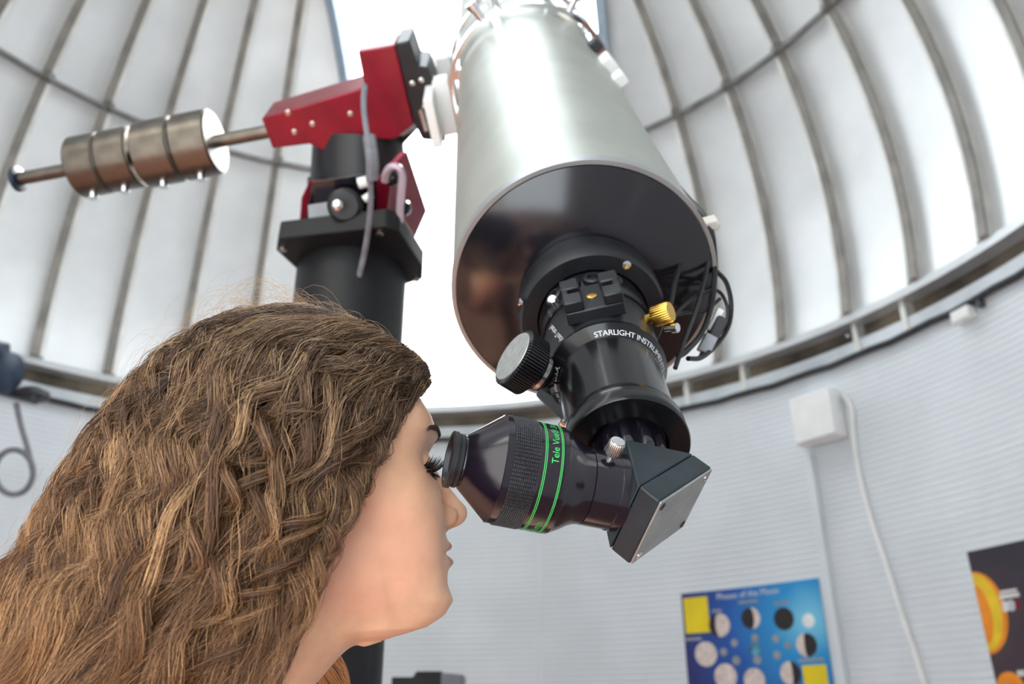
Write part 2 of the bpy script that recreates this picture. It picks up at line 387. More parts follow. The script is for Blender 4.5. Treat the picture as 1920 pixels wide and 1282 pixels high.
# brass knob on the right, silver thumb screws
def knob(p, d, r, l, m, name, par, teeth=24, face=None):
    k = MB(); k.lathe(p, d, [(0, r * .92), (l * .06, r), (l * .92, r), (l, r * .9)], teeth * 4, scallop=(teeth, .06)); o = k.build(name, m, par)
    if face: q = MB(); q.lathe(np.asarray(p) + nrm(d) * l, d, [(0, r * .86), (.0006, r * .84)], 48); q.build('knob_face', face, o)
    return o
dk = cdir(nrm((.80, .28, -.52))); pk = at(1226, 594, .732); knob(pk, dk, .0092, .0165, M['gold'], 'brass_knob', foc, 26)
k = MB(); k.cyl(pk - dk * .018, pk + dk * .001, .0045, n=12); k.build('knob_stem', M['gold'], foc)
def screw(p0, p1, r, name='thumb_screw', par=None, m='chrome'):
    p0 = np.asarray(p0, float); p1 = np.asarray(p1, float); d = nrm(p1 - p0); l = np.linalg.norm(p1 - p0)
    k = MB(); k.lathe(p0, d, [(0, r * .55), (l * .55, r * .55), (l * .55, r), (l * .95, r), (l, r * .8)], 20); return k.build(name, M[m], par if par is not None else foc)
screw(at(1046, 577, .745), at(1034, 559, .735), .0045)
screw(at(1247, 617, .73), at(1272, 614, .722), .0042)
screw(ringp(-.064, 42, .062), ringp(-.067, 42, .0625), .004)
screw(ringp(-.064, -58, .0685), ringp(-.064, -58, .0725), .004)
# large fine-focus knob at the left
kd = cdir(nrm((-.74, .47, -.32))); kp = at(962, 668, .69) - kd * .0195
kk = knob(kp, kd, .0255, .020, M['black'], 'focus_knob', foc, 60, M['greyk'])
k = MB(); k.lathe(kp - kd * .012, kd, [(0, .0150), (.006, .0165), (.013, .0165)], 48); k.build('knob_hub', M['black'], foc)
k = MB(); k.lathe(kp - kd * .0085, kd, [(0, .0168), (.0035, .0168)], 48, cap=False); k.build('steel_band', M['steel'], foc)
k = MB(); k.cyl(at(1036, 712, .757), kp - kd * .009, .012, n=32); k.build('pinion_shaft', M['black'], foc)
# side brace of the pinion housing (dark wedge on the left)
pb = [at(1003, 742, .745), at(1040, 640, .76), at(1066, 655, .74), at(1070, 800, .70), at(1056, 790, .705)]
k = MB(); k.prism(pb, cdir((.005, .0, .035))); k.build('pinion_housing', M['violet'], foc, bevel=.002, recalc=True)
screw(at(1060, 788, .66), at(1054, 797, .655), .0035)
LT = dict(o=RIM, axis=N, ref=UPR, parent=foc, mat=M['print'])
r2s = np.dot(np.cross(N, UPR), RGT)               # +1 when a growing angle goes to the picture's right
wrap_text('STARLIGHT INSTRUMENTS', .0068, spacing=.93, rad=.0436, s0=-.1696, ang0=r2s * -3, name='lettering', cw=r2s, up=1, cone=(.816, .576), **LT)
wrap_text('Made in the U.S.A.', .0062, rad=.0436, s0=-.1696, ang0=r2s * -116, name='lettering', cw=r2s, up=1, cone=(.816, .576), **LT)
V, F = text_polys('Feather Touch', .0075, .95)
a0 = math.radians(-44)
P = []
for x, y, _ in V:
    th = a0 - (y - .25 * x + .002) / .0485; P.append(RIM + N * (-.112 - x * .95) + .0487 * (math.cos(th) * UPR + math.sin(th) * RGT))
mesh_obj('lettering', np.array(P), F, M['print'], foc, smooth=0)

# star diagonal
dg = thing('star_diagonal', MIR, 'black star diagonal with grey screwed back plate below the focuser', 'diagonal')
k = MB(); k.lathe(MIR + N * .024, N, [(0, .0265), (.004, .028), (.020, .0285), (.024, .0265), (.030, .0262)], 120, scallop=(11, .2)); k.build('clamp_collar', M['violet'], dg)
k = MB(); k.cyl(MIR + N * .015, MIR + N * .072, .0248, n=48); k.build('nose_barrel', M['black'], dg)
OB = MIR - EY * .008; A_ = .0245; hb = .0275
def dp(pn, pe, pb): return OB + N * pn + EY * pe + B * pb
tri = [dp(A_, A_, -hb), dp(A_, -A_ - .001, -hb), dp(-A_ - .001, A_, -hb)]
k = MB(); k.prism(tri, B * 2 * hb); k.build('body', M['teal'], dg, bevel=.0012, recalc=True)
mN = -(N + EY) / math.sqrt(2); mT = (EY - N) / math.sqrt(2)
c1 = OB + mN * .0004; hl = A_ * math.sqrt(2)
k = MB(); k.box(c1 + mN * .0085, [mN, mT, B], (.0078, hl, hb)); k.build('back_block', M['teal'], dg, bevel=.0012)
k = MB(); k.box(c1 + mN * .0170, [mN, mT, B], (.0008, hl - .0008, hb - .0008)); bp = k.build('back_plate', M['plate'], dg, bevel=.0004)
for i in (-1, 1):
    for j in (-1, 1):
        p = c1 + mN * .0177 + mT * i * (hl - .006) + B * j * (hb - .006)
        k = MB(); k.lathe(p, mN, [(0, .0030), (.0004, .0030), (.0004, .0026), (.0001, .0024), (.0001, .0016), (.0006, .0014)], 20); k.build('plate_screw', M['chrome'] if (i + j) else M['satin'], bp)
k = MB(); k.lathe(MIR, EY, [(.012, .0262), (.022, .0262), (.0225, .0256), (.0405, .0256), (.0408, .0250)], 72); hd = k.build('eyepiece_holder', M['violet'], dg)
sp0 = MIR + EY * .031 - B * .0250
k = MB(); k.cyl(sp0, sp0 - B * .006, .0025, n=12); k.build('screw_stem', M['chrome'], hd)
knob(sp0 - B * .005, -B, .0055, .0105, M['steel'], 'thumb_screw', hd, 22, M['chrome'])

# eyepiece
ep = thing('eyepiece', MIR + EY * .07, 'fat black wide-angle eyepiece with knurled grip and green lettering', 'eyepiece')
def LE(prof, name, m, par=ep, n=96, **k):
    t = MB(); t.lathe(MIR, EY, prof, n, **k); return t.build(name, m, par)
LE([(.0412, .0256), (.045, .0262), (.050, .0284), (.055, .0318), (.0595, .0342), (.0618, .0352), (.0625, .0357)], 'neck', M['violet'])
LE([(.0625, .0357), (.0655, .0357), (.0657, .0354), (.0662, .0354), (.0664, .0357), (.0810, .0357)], 'barrel', M['violet'])
LE([(.0810, .0352), (.0990, .0350)], 'grip_core', M['violet'])
k = MB(); rows = 13; nt_ = 88; r1 = perp(EY, (0, 0, 1)); r2 = np.cross(EY, r1)
for i in range(rows):
    z = .0815 + (i + .5) * .0171 / rows; hz = .0171 / rows * .46
    for j in range(nt_):
        a = 2 * math.pi * (j + .5 * (i % 2) * 0) / nt_; da = math.pi / nt_ * .9; q = []
        for (dz, dd) in ((-hz, -da), (-hz, da), (hz, da), (hz, -da)): q.append(MIR + EY * (z + dz) + .0350 * (math.cos(a + dd) * r1 + math.sin(a + dd) * r2))
        for (dz, dd) in ((-hz, -da), (-hz, da), (hz, da), (hz, -da)): q.append(MIR + EY * (z + dz * .45) + .0362 * (math.cos(a + dd * .45) * r1 + math.sin(a + dd * .45) * r2))
        k.add(q, [(4, 5, 6, 7), (0, 1, 5, 4), (1, 2, 6, 5), (2, 3, 7, 6), (3, 0, 4, 7)])
kn = k.build('knurled_grip', M['knurl'], ep, smooth=0, recalc=False)
LE([(.0990, .0355), (.1030, .0355), (.1034, .0350)], 'shoulder', M['violet'])
LE([(.1034, .0350), (.1245, .0178), (.1250, .0168), (.1262, .0166)], 'cone', M['violet'])
LE([(.1255, .0166), (.1268, .0176), (.1290, .0176), (.1292, .0166), (.1305, .0166), (.1307, .0186), (.1338, .0186), (.1342, .0180), (.1342, .0148), (.1310, .0140), (.1300, .0120)], 'eyecup', M['satin'], cap=True)
LE([(.1302, .0136), (.1308, .0100), (.1310, .001)], 'eye_lens', M['glass'])
for z in (.0668, .0678, .0775, .0786):
    LE([(z, .03572), (z, .03588), (z + .00042, .03588), (z + .00042, .03572)], 'green_line', M['green'], close=True)
ER = perp(EY, CAM - MIR); EU = np.cross(EY, ER); cwE = 1 if np.dot(EU, CU) > 0 else -1
wrap_text('Tele Vue\u00ae 31mm Nagler', .0066, MIR, EY, ER, .0357, .0700, cwE * 16, 'lettering', M['green'], ep, up=1, cw=cwE)
wrap_text('Nagler 31mm', .0066, MIR, EY, ER, .0357, .0700, cwE * -108, 'lettering', M['green'], ep, up=1, cw=cwE)

# ------------------------------------------------------------------ cables
def cable(pts, r, label, m='cable', name='cable', group=None, k=8, n=8):
    t = MB(); t.tube(crom(pts, k), r, n); return tag(t.build(name, M[m]), label, 'cable', group)
def dd(lst): return [at(*q) for q in lst]
cable(dd([(1000, 40, 1.50), (1060, 100, 1.42), (1118, 160, 1.35), (1155, 205, 1.28), (1190, 255, 1.18), (1235, 305, 1.06), (1285, 365, .95), (1327, 415, .875), (1340, 480, .85), (1336, 560, .83), (1318, 620, .80), (1290, 655, .77), (1272, 668, .755)]), .0028, 'thick black cable running down the right edge of the telescope tube')
cable(dd([(1120, 150, 1.36), (1165, 212, 1.26), (1205, 285, 1.13), (1262, 350, .985), (1322, 418, .872), (1334, 450, .85), (1322, 520, .83), (1305, 580, .80), (1283, 640, .76), (1266, 690, .735)]), .0022, 'thin black cable lying beside the thick one on the telescope tube')
cable(dd([(1320, 430, .865), (1288, 470, .84), (1268, 520, .815), (1258, 565, .79), (1252, 590, .775)]), .0026, 'black cable curving from the rim clip to the adapter ring')
cable(dd([(1316, 432, .862), (1280, 480, .84), (1262, 540, .81), (1250, 585, .785)]), .0022, 'second black cable crossing the rear cell close beside its twin')
cable(dd([(1343, 508, .85), (1362, 530, .85), (1371, 570, .85), (1366, 610, .84), (1345, 645, .82), (1315, 670, .79), (1290, 672, .77)]), .0024, 'black cable loop bulging out right of the telescope rim')
cable(dd([(1258, 605, .765), (1275, 580, .79), (1310, 552, .82), (1345, 545, .84), (1362, 570, .845), (1363, 600, .84), (1350, 625, .83)]), .0019, 'thin black cable arching across the loop beside the rim')
cable(dd([(1256, 592, .77), (1290, 585, .80), (1322, 583, .82), (1350, 560, .84)]), .0018, 'short thin black cable behind the cable loops')
k = MB(); k.box(at(1329, 420, .868), [N, UPR, RGT], (.008, .006, .009)); k.ball(at(1344, 421, .866), .0042, 12); cl = tag(k.build('cable_clip', M['ivory'], bevel=.002), 'small ivory clip holding cables at the rim of the telescope', 'clip')
for q, l, m, lab in (((1341, 600, .84), (-.012, .0035, .0045), 'white', 'white cable plug hanging inside the cable loop'), ((1326, 645, .81), (.009, .006, .006), 'boxgrey', 'grey cable plug at the bottom of the cable loop'), ((1345, 616, .83), (.012, .005, .005), 'dark', 'dark cable plug on the right side of the cable loop')):
    k = MB(); d = nrm(cdir((.45, .85, .1))); s_ = perp(d, CX); c_ = at(*q); k.box(c_, [d, s_, np.cross(d, s_)], (abs(l[0]), l[1], l[2])); o = k.build('housing', M[m], None, bevel=.001)
    o.name = 'cable_plug'; tag(o, lab, 'plug', 'cable plugs at the telescope rim')
    s2 = MB(); s2.cyl(c_ - d * abs(l[0]), c_ - d * (abs(l[0]) + .006), .0025, n=10); z = s2.build('plug_sleeve', M['cable'], o)

# ------------------------------------------------------------------ mount, counterweights, pier
aC = nrm((.97, .17, -.0465)); aC = nrm(aC - nC * np.dot(aC, nC)); AX = cdir(aC); DEC = RIM + .85 * N; CC = np.cross(AX, N); CC = CC if np.dot(CC, CU) < 0 else -CC
PIERC = cpt(np.array([-.305 * 1, .1069 * 1.65, 1.65])); PR = .103; PZ = 2.075
mount = thing('telescope_mount', (PIERC[0], PIERC[1], PZ + .03), 'red and black equatorial mount holding the telescope on the pier', 'mount')
def pz(pts, off): return [hit(x, y, DEC + N * off, N) for x, y in pts]
def slab(pts, off, th, name, m, par=mount, bev=.003):
    k = MB(); k.prism(pz(pts, off), N * th); return k.build(name, M[m], par, bevel=bev, recalc=True)
arm = slab([(490, 222), (684, 163), (700, 200), (700, 262), (612, 287), (580, 270), (511, 279)], -.05, .11, 'declination_arm', 'red')
hb_ = slab([(671, 96), (741, 84), (777, 234), (738, 262), (690, 262), (684, 163)], -.055, .12, 'declination_head', 'red')
sdl = slab([(741, 82), (768, 76), (784, 124), (803, 126), (815, 162), (825, 212), (836, 266), (792, 262), (777, 232)], -.06, .13, 'saddle', 'satin')
for x, y in ((790, 150), (797, 200), (806, 222), (812, 240), (800, 180), (773, 156)):
    k = MB(); p = hit(x, y, DEC - N * .061, N); k.lathe(p, -N, [(0, .005), (.003, .005), (.004, .003)], 16); k.build('bolt', M['steel'], sdl)
k = MB(); p0 = hit(788, 205, DEC - N * .066, N); p1 = hit(799, 245, DEC - N * .066, N); k.tube([p0, (p0 + p1) / 2, p1], .005, 10); k.build('clamp_lever', M['steel'], sdl)
for x, y in ((586, 232), (657, 213), (552, 247), (728, 194), (540, 211)):
    k = MB(); p = hit(x, y, DEC - N * .0505, N); k.lathe(p, -N, [(0, .0052), (.002, .0052), (.0026, .003)], 16); k.build('bolt', M['steel'], arm)
# metal bridge between saddle and tube rings; blown-out glare painted as white
for s in (.80, .985):
    k = MB(); p = RIM + N * s - AX * (TR + .026); k.box(p, [AX, N, CC], (.014, .022, .05)); k.build('ring_foot', M['white'], mount, bevel=.003)
k = MB(); k.box(RIM + N * .86 - AX * (TR + .046), [AX, N, CC], (.008, .17, .042)); k.build('dovetail_bar', M['white'], mount, bevel=.002)
# polar housing down to the pier head
pol = nrm(np.array([0, -.58, .81])); top = hit(672, 262, DEC + N * .02, N); bot = np.array([PIERC[0] + .005, PIERC[1] + .01, PZ + .085]); pol = nrm(top - bot); Lp = np.linalg.norm(top - bot)
k = MB(); k.lathe(bot, pol, [(-.02, .078), (.03, .078), (.034, .098), (.10, .098), (.104, .092), (Lp + .01, .085)], 64); ph = k.build('polar_housing', M['satin'], mount)
for i in range(16):
    a = 2 * math.pi * i / 16; r1 = perp(pol, (1, 0, 0)); r2 = np.cross(pol, r1); u = math.cos(a) * r1 + math.sin(a) * r2; p = bot + pol * .067 + u * .097
    k = MB(); k.lathe(p, u, [(0, .006), (.003, .006), (.003, .003), (.001, .003)], 12); k.build('bolt', M['dark'], ph)
k = MB(); k.prism([hit(x, y, DEC + N * .0, N) for x, y in ((700, 285), (784, 240), (700, 330))], N * .08); k.build('gusset', M['satin'], mount, recalc=True)
def pl(pts, vec, name, m, par=mount, bev=.002):
    k = MB(); k.prism([at(*q) for q in pts], vec); return k.build(name, M[m], par, bevel=bev, recalc=True)
pr_ = pl([(733, 318, 1.53), (764, 284, 1.53), (801, 395, 1.72), (774, 456, 1.76), (724, 430, 1.62)], np.array([-.014, 0, 0]), 'side_plate', 'red')
pl_ = pl([(560, 428, 1.60), (566, 372, 1.58), (580, 338, 1.55), (600, 335, 1.60), (610, 430, 1.74)], np.array([.014, 0, 0]), 'side_plate', 'red')
pl([(584, 340, 1.54), (706, 322, 1.54), (712, 428, 1.60), (570, 440, 1.60)], cdir((0, .01, .10)), 'polar_base', 'violet')
pl([(706, 330, 1.53), (736, 318, 1.53), (726, 398, 1.58), (706, 400, 1.57)], cdir((0, .0, .03)), 'red_cheek', 'red')
bxm = pl([(577, 384, 1.525), (628, 376, 1.525), (628, 404, 1.53), (578, 412, 1.53)], cdir((0, .0, .05)), 'motor_box', 'boxgrey')
k = MB(); p = at(646, 385, 1.50); d = nrm(cdir((.1, -.2, -1))); k.lathe(p - d * .05, d, [(0, .030), (.055, .030), (.06, .024)], 32); mt = k.build('motor', M['satin'], mount)
k = MB(); k.lathe(at(634, 384, 1.455), d, [(0, .009), (.012, .009), (.014, .006)], 20); k.build('motor_cap', M['chrome'], mt)
for q0, q1, r in (((672, 344, 1.50), (688, 340, 1.50), .010), ((682, 374, 1.49), (698, 364, 1.49), .0065)):
    k = MB(); k.cyl(at(*q0), at(*q1), r, n=16); k.build('connector', M['white'], mount)
hp = dd([(724, 420, 1.52), (742, 440, 1.53), (748, 415, 1.51), (752, 360, 1.49), (754, 330, 1.48), (746, 314, 1.475), (732, 314, 1.475), (724, 325, 1.48), (722, 340, 1.49)])
k = MB(); k.tube(crom(hp, 6), .007, 10); k.build('carry_handle', mat('handle_lilac', (.62, .50, .58), .35, .5), mount)
for q in ((736, 334, 1.50), (757, 390, 1.52)):
    k = MB(); k.ball(at(*q), .014, 14); k.build('knob', M['black'], mount)
# counterweight bar
def dax(t, c=0.): return DEC - AX * t + CC * c
k = MB(); k.cyl(dax(.47), dax(.985), .0125, n=28); sh = k.build('counterweight_bar', M['weight'], mount)
k = MB(); k.lathe(dax(.985), -AX, [(0, .0125), (.002, .024), (.010, .024), (.014, .018)], 28); k.build('end_stop', M['motor'], sh)
for i, (t0, t1, r, lab) in enumerate(((.600, .668, .062, 'round steel counterweight nearest the red mount'), (.672, .742, .062, 'second steel counterweight from the red mount'), (.752, .812, .058, 'third steel counterweight from the red mount'), (.815, .872, .058, 'steel counterweight farthest from the red mount, near the bar end'))):
    o = thing('counterweight', dax((t0 + t1) / 2), lab, 'weight', 'counterweights on the bar')
    k = MB(); k.lathe(dax(t0), -AX, [(0, .0127), (0, r - .003), (.003, r), (t1 - t0 - .003, r), (t1 - t0, r - .003), (t1 - t0, .0127)], 64, close=True); k.build('disc', M['weight'], o)
    k = MB(); k.lathe(dax(t0 - .0008), -AX, [(.0006, .0127), (0, .0128), (0, r * .93), (.0006, r * .93)], 64, close=True); k.build('face_ring', M['steel'], o)
    k = MB(); u = nrm(CC * .7 - N * .7); k.cyl(dax((t0 + t1) / 2) + u * (r - .004), dax((t0 + t1) / 2) + u * (r + .012), .009, n=18); k.build('lock_knob', M['chrome'], o)
cable(dd([(684, 160, 1.44), (682, 200, 1.42), (688, 250, 1.41), (694, 290, 1.41), (695, 340, 1.43), (694, 400, 1.46), (684, 470, 1.50), (668, 545, 1.525), (655, 640, 1.53), (650, 800, 1.53)]), .0052, 'grey cable hanging from the red mount down past the pier', 'gcable')
cable(dd([(692, 255, 1.405), (698, 300, 1.40), (698, 335, 1.415)]), .011, 'thick grey cable sleeve hanging in front of the mount', 'gcable')

pier = thing('pier', (PIERC[0], PIERC[1], 0), 'black steel column carrying the red telescope mount', 'pier')
k = MB(); k.lathe((PIERC[0], PIERC[1], 0), (0, 0, 1), [(.02, PR), (PZ - .02, PR)], 64); k.build('column', M['pier'], pier)
k = MB(); k.lathe((PIERC[0], PIERC[1], 0), (0, 0, 1), [(0, .20), (.02, .20)], 48); k.build('base_plate', M['pier'], pier)
zz = np.array([0, 0, 1.0])
def zp(x, y): return hit(x, y, (0, 0, PZ - .02), zz)
poly = [zp(*q) for q in ((522, 448), (722, 424), (748, 432), (793, 502), (792, 524), (760, 534), (700, 560), (600, 560), (556, 505), (518, 470))]
k = MB(); k.prism(poly, zz * .038); tp = k.build('top_plate', M['pier'], pier, bevel=.003, recalc=True)
for x, y in ((531, 465), (712, 436), (781, 522)):
    k = MB(); k.lathe(zp(x, y), -zz, [(0, .007), (.004, .007), (.005, .005)], 16); k.build('bolt', M['steel'], tp)

# ------------------------------------------------------------------ things on the wall
rope = MB(); az = np.linspace(AZ0, AZ1, 160); rope.tube(cy(az, 2.852 + .004 * np.sin(az * .9), R - .020), .0150, 8)
rp = rope.build('drive_rope', M['rope']); tag(rp, 'black ribbed cable running round the top of the wall', 'cable')
def wbox(azc, zc, w, h, d, mb=None, r=R, th0=0.):
    mb = mb or MB(); a = math.radians(azc); u = np.array([math.cos(a), -math.sin(a), 0]); n_ = np.array([-math.sin(a), -math.cos(a), 0])
    p = cy(np.array(azc), zc, r); return mb.box(p + n_ * (d / 2 + th0), [u, n_, zz], (w / 2, d / 2, h / 2)), p, u, n_
jb = thing('junction_box', cy(np.array(51.9), 2.49, R), 'white plastic junction box on the wall above the conduit', 'junction box')
k, p, u, n_ = wbox(51.9, 2.61, .225, .235, .085, th0=.002); k.build('housing', M['white'], jb, bevel=.012)
k, p, u, n_ = wbox(51.9, 2.61, .215, .225, .012, th0=.088); k.build('lid', M['white'], jb, bevel=.006)
cdt = MB(); wbox(50.0, 1.23, .032, 2.46, .045, cdt); tag(cdt.build('conduit', M['wall'], bevel=.003), 'pale cable conduit running down the wall below the white box', 'conduit')
cb = [np.array(cy(np.array(a), z, R - .012)) for a, z in ((54.5, 2.70), (55.2, 2.62), (54.9, 2.50), (54.8, 2.30), (55.2, 2.1), (55.9, 1.9), (56.5, 1.7), (57.2, 1.5), (57.6, 1.3), (57.8, .9), (57.9, .3))]
cable(cb, .0115, 'pale cable hanging loosely down the wall beside the conduit', 'white', n=10)
sb = thing('sensor_box', cy(np.array(68.7), 2.79, R), 'small pale sensor box on the wall near the upper right', 'sensor')
k, *_ = wbox(68.7, 2.81, .09, .05, .05, th0=.002); k.build('housing', M['white'], sb, bevel=.006)
k, *_ = wbox(70.4, 2.825, .02, .03, .03, th0=.002); k.build('hinge', M['dark'], sb, bevel=.002)
# drive motor and coil at the far left
mo = thing('drive_motor', cy(np.array(-47.5), 2.84, R), 'dark blue dome drive motor at the left edge below the lip', 'motor')
pm = at(-25, 690, 3.86); dm = nrm(cdir((.94, -.2, -.2)))
k = MB(); k.lathe(pm - dm * .08, dm, [(0, .10), (.11, .105), (.125, .10), (.20, .095), (.205, .085)], 40); k.build('housing', M['motor'], mo)
k = MB(); k.box(pm + cdir((.0, .10, .0)), [dm, cdir((0, 1, 0)), cdir((0, 0, 1))], (.09, .03, .06)); k.build('terminal_box', M['motor'], mo, bevel=.008)
k = MB(); p = at(62, 742, 4.0); k.lathe(p - zz * .02, zz, [(0, .05), (.015, .075), (.04, .07), (.06, .03)], 32); k.build('pulley', M['dark'], mo)
k = MB(); k.box(at(25, 738, 3.98), [dm, perp(dm, zz), np.cross(dm, perp(dm, zz))], (.12, .02, .03)); k.build('bracket', M['dark'], mo, bevel=.004)
ci = []
for i in range(72):
    a = 2 * math.pi * i / 24; ci.append(at(26 + 36 * math.cos(a), 885 + 42 * math.sin(a), 3.92 + .012 * math.sin(a * 1.3) + .01 * i / 72))
ci = dd([(30, 755, 3.95), (40, 800, 3.94), (52, 840, 3.93)]) + ci
cable(ci, .013, 'coil of grey blue cable hanging on the wall at the left edge', 'gcable', name='cable_coil', k=2)
# posters
def disc(u0, v0, r, n=28, a0=0, a1=360):
    th = np.radians(np.linspace(a0, a1, n)); P_ = [(u0 + r * math.cos(t), v0 + r * math.sin(t)) for t in th]
    return P_
def wallpoly(polys, azb, lift, name, m, par):
    V_ = []; F_ = []
    for P_ in polys:
        b0 = len(V_); 
        for (u_, v_) in P_: V_.append(cy(np.array(azb + math.degrees(u_ / R)), v_, R - lift))
        F_.append(tuple(range(b0, b0 + len(P_)))[::-1])
    return mesh_obj(name, np.array(V_), F_, m, par, smooth=0)
def sheet(azb, w, z0, z1, name, m, par, lift=.006, nseg=16):
    k = MB(); a1 = azb + math.degrees(w / R); ringpatch(k, [(R - lift, z0), (R - lift, z1), (R - .001, z1), (R - .001, z0)], azb, a1, math.degrees(w / R) / nseg); return k.build(name, m, par, smooth=0)
def grad_mat(name, stops, loc, rad, noise=.15):
    m = bpy.data.materials.new(name); m.use_nodes = True; nt = m.node_tree; b = nt.nodes['Principled BSDF']; b.inputs['Roughness'].default_value = .35
    g = nt.nodes.new('ShaderNodeNewGeometry'); vm = nt.nodes.new('ShaderNodeVectorMath'); vm.operation = 'DISTANCE'; vm.inputs[1].default_value = loc
    nt.links.new(g.outputs['Position'], vm.inputs[0]); mr = nt.nodes.new('ShaderNodeMapRange'); mr.inputs[2].default_value = rad; nt.links.new(vm.outputs['Value'], mr.inputs[0])
    nz = nt.nodes.new('ShaderNodeTexNoise'); nz.inputs['Scale'].default_value = 7; nt.links.new(g.outputs['Position'], nz.inputs['Vector'])
    ad = nt.nodes.new('ShaderNodeMath'); ad.operation = 'MULTIPLY_ADD'; ad.inputs[1].default_value = noise; nt.links.new(nz.outputs['Fac'], ad.inputs[0]); nt.links.new(mr.outputs[0], ad.inputs[2])
    cr = nt.nodes.new('ShaderNodeValToRGB'); nt.links.new(ad.outputs[0], cr.inputs[0]); e = cr.color_ramp.elements
    e[0].position, e[0].color = stops[0][0], (*stops[0][1], 1); e[1].position, e[1].color = stops[-1][0], (*stops[-1][1], 1)
    for p_, c_ in stops[1:-1]: q = e.new(p_); q.color = (*c_, 1)
    nt.links.new(cr.outputs[0], b.inputs['Base Color']); return m
pw = math.radians(48.73 - 33.75) * R; AZP = 33.75; ZT = 1.906; ZB = 1.335
sunp = cy(np.array(AZP + math.degrees((pw - .075) / R)), 1.73, R)
blue = grad_mat('moon_poster_print', [(0.0, (.75, .95, 1.)), (.09, (.20, .62, .85)), (.26, (.02, .30, .66)), (.55, (.01, .10, .42)), (.85, (.015, .02, .15)), (1.0, (.03, .01, .10))], tuple(sunp), .78, .10)
po = thing('moon_phase_poster', cy(np.array(AZP + 7.5), ZB, R), 'blue poster of moon phases with yellow notes on the wall', 'poster')
sheet(AZP, pw, ZB, ZT, 'sheet', blue, po)
M['moon'] = mat('moon_print', (.78, .66, .60), .5, 0, .12, 40); M['moond'] = mat('moon_dark_print', (.018, .012, .015), .5, 0, .1, 40); M['yellow'] = mat('note_yellow', (.86, .66, .01), .6, 0, .05, 10)
M['orange'] = mat('planet_orange', (.95, .30, .01), .4, 0, .1, 10); M['yel2'] = mat('planet_yellow', (.95, .62, .02), .4, 0, .1, 10)
wallpoly([disc(pw - .075, 1.73, .030)], AZP, .0072, 'printed_sun', mat('sun_print', (.9, .97, 1.), .5), po)
def pxu(x, y):
    D = ray(x, y); o_ = CAM[:2] - DC; a_ = D[:2] @ D[:2]; b_ = D[:2] @ o_; c_ = o_ @ o_ - R * R; q = CAM + D * ((-b_ + math.sqrt(b_ * b_ - a_ * c_)) / a_)
    return math.radians(math.degrees(math.atan2(q[0] - DC[0], q[1] - DC[1])) - AZP) * R, q[2]
for (x, y, r, dk_) in ((1350, 1172, .054, (-1, .35)), (1409, 1159, .048, (-1, -.35)), (1471, 1160, .050, (0, 2)), (1514, 1209, .050, (1, -.2)), (1484, 1262, .050, (1, .2)), (1325, 1226, .056, None), (1362, 1268, .056, None), (1416, 1275, .052, None)):
    u_, v_ = pxu(x, y)
    wallpoly([disc(u_, v_, r)], AZP, .0072, 'printed_moon', M['moon'] if not (dk_ and dk_[1] == 2) else M['moond'], po)
    if dk_ and dk_[1] != 2:
        side = dk_[0]; k_ = dk_[1]; th = np.radians(np.linspace(-90, 90, 15)); outer = [(u_ + side * r * math.cos(t), v_ + r * math.sin(t)) for t in th]; inner = [(u_ - side * -k_ * r * math.cos(t), v_ + r * math.sin(t)) for t in th[::-1]]
        wallpoly([outer + inner[1:-1]], AZP, .0080, 'printed_shadow', M['moond'], po)
for (x, y, r) in ((1378, 1205, .018), (1417, 1196, .018), (1456, 1197, .018), (1479, 1210, .016), (1358, 1222, .018), (1382, 1238, .020), (1421, 1237, .020), (1458, 1228, .018)):
    u_, v_ = pxu(x, y); wallpoly([disc(u_, v_, r, 16)], AZP, .0072, 'small_moon', M['boxgrey'], po)
u_, v_ = pxu(1417, 1216); wallpoly([disc(u_, v_, .030, 20)], AZP, .0072, 'printed_earth', mat('earth_print', (.12, .42, .62), .5, 0, .4, 30), po)
for (x0, y0, x1, y1) in ((1282, 1122, 1333, 1185), (1505, 1248, 1558, 1300)):
    ua, va = pxu(x0, y0); ub, vb = pxu(x1, y1); k = MB(); ringpatch(k, [(R - .0075, min(va, vb)), (R - .0075, max(va, vb)), (R - .006, max(va, vb)), (R - .006, min(va, vb))], AZP + math.degrees(ua / R), AZP + math.degrees(ub / R), .6); k.build('sticky_note', M['yellow'], po, smooth=0)
V, F = text_polys('Phases of the Moon', .040, 1.0); P = np.array([cy(np.array(AZP + math.degrees((x + .185) / R)), 1.862 + y, R - .0075) for x, y, _ in V]); mesh_obj('lettering', P, F, M['print'], po, smooth=0)
for (x, y, w) in ((1404, 1128, .10), (1466, 1130, .075), (1345, 1145, .05), (1300, 1198, .09), (1522, 1237, .12)):
    u_, v_ = pxu(x, y); wallpoly([[(u_ - w / 2, v_ - .006), (u_ + w / 2, v_ - .006), (u_ + w / 2, v_ + .006), (u_ - w / 2, v_ + .006)]], AZP, .0072, 'caption_line', M['boxgrey'], po)
AZQ = 63.5; qw = .62
dk2 = grad_mat('planet_poster_print', [(0, (.10, .05, .05)), (.5, (.035, .025, .04)), (1, (.02, .018, .03))], tuple(cy(np.array(AZQ), 1.6, R)), .8, .3)
po2 = thing('planet_poster', cy(np.array(AZQ + 6), 1.05, R), 'dark poster with a glowing orange planet limb at the right edge', 'poster')
sheet(AZQ, qw, 1.05, ZT, 'sheet', dk2, po2)
def pq(x, y): u_, v_ = pxu(x, y); return u_ - math.radians(AZQ - AZP) * R, v_
def limb(rx, zc, rz, lift, name, m):
    th = np.radians(np.linspace(-90, 90, 25)); wallpoly([[(0.001 + rx * math.cos(t), zc + rz * math.sin(t)) for t in th]], AZQ, lift, name, m, po2)
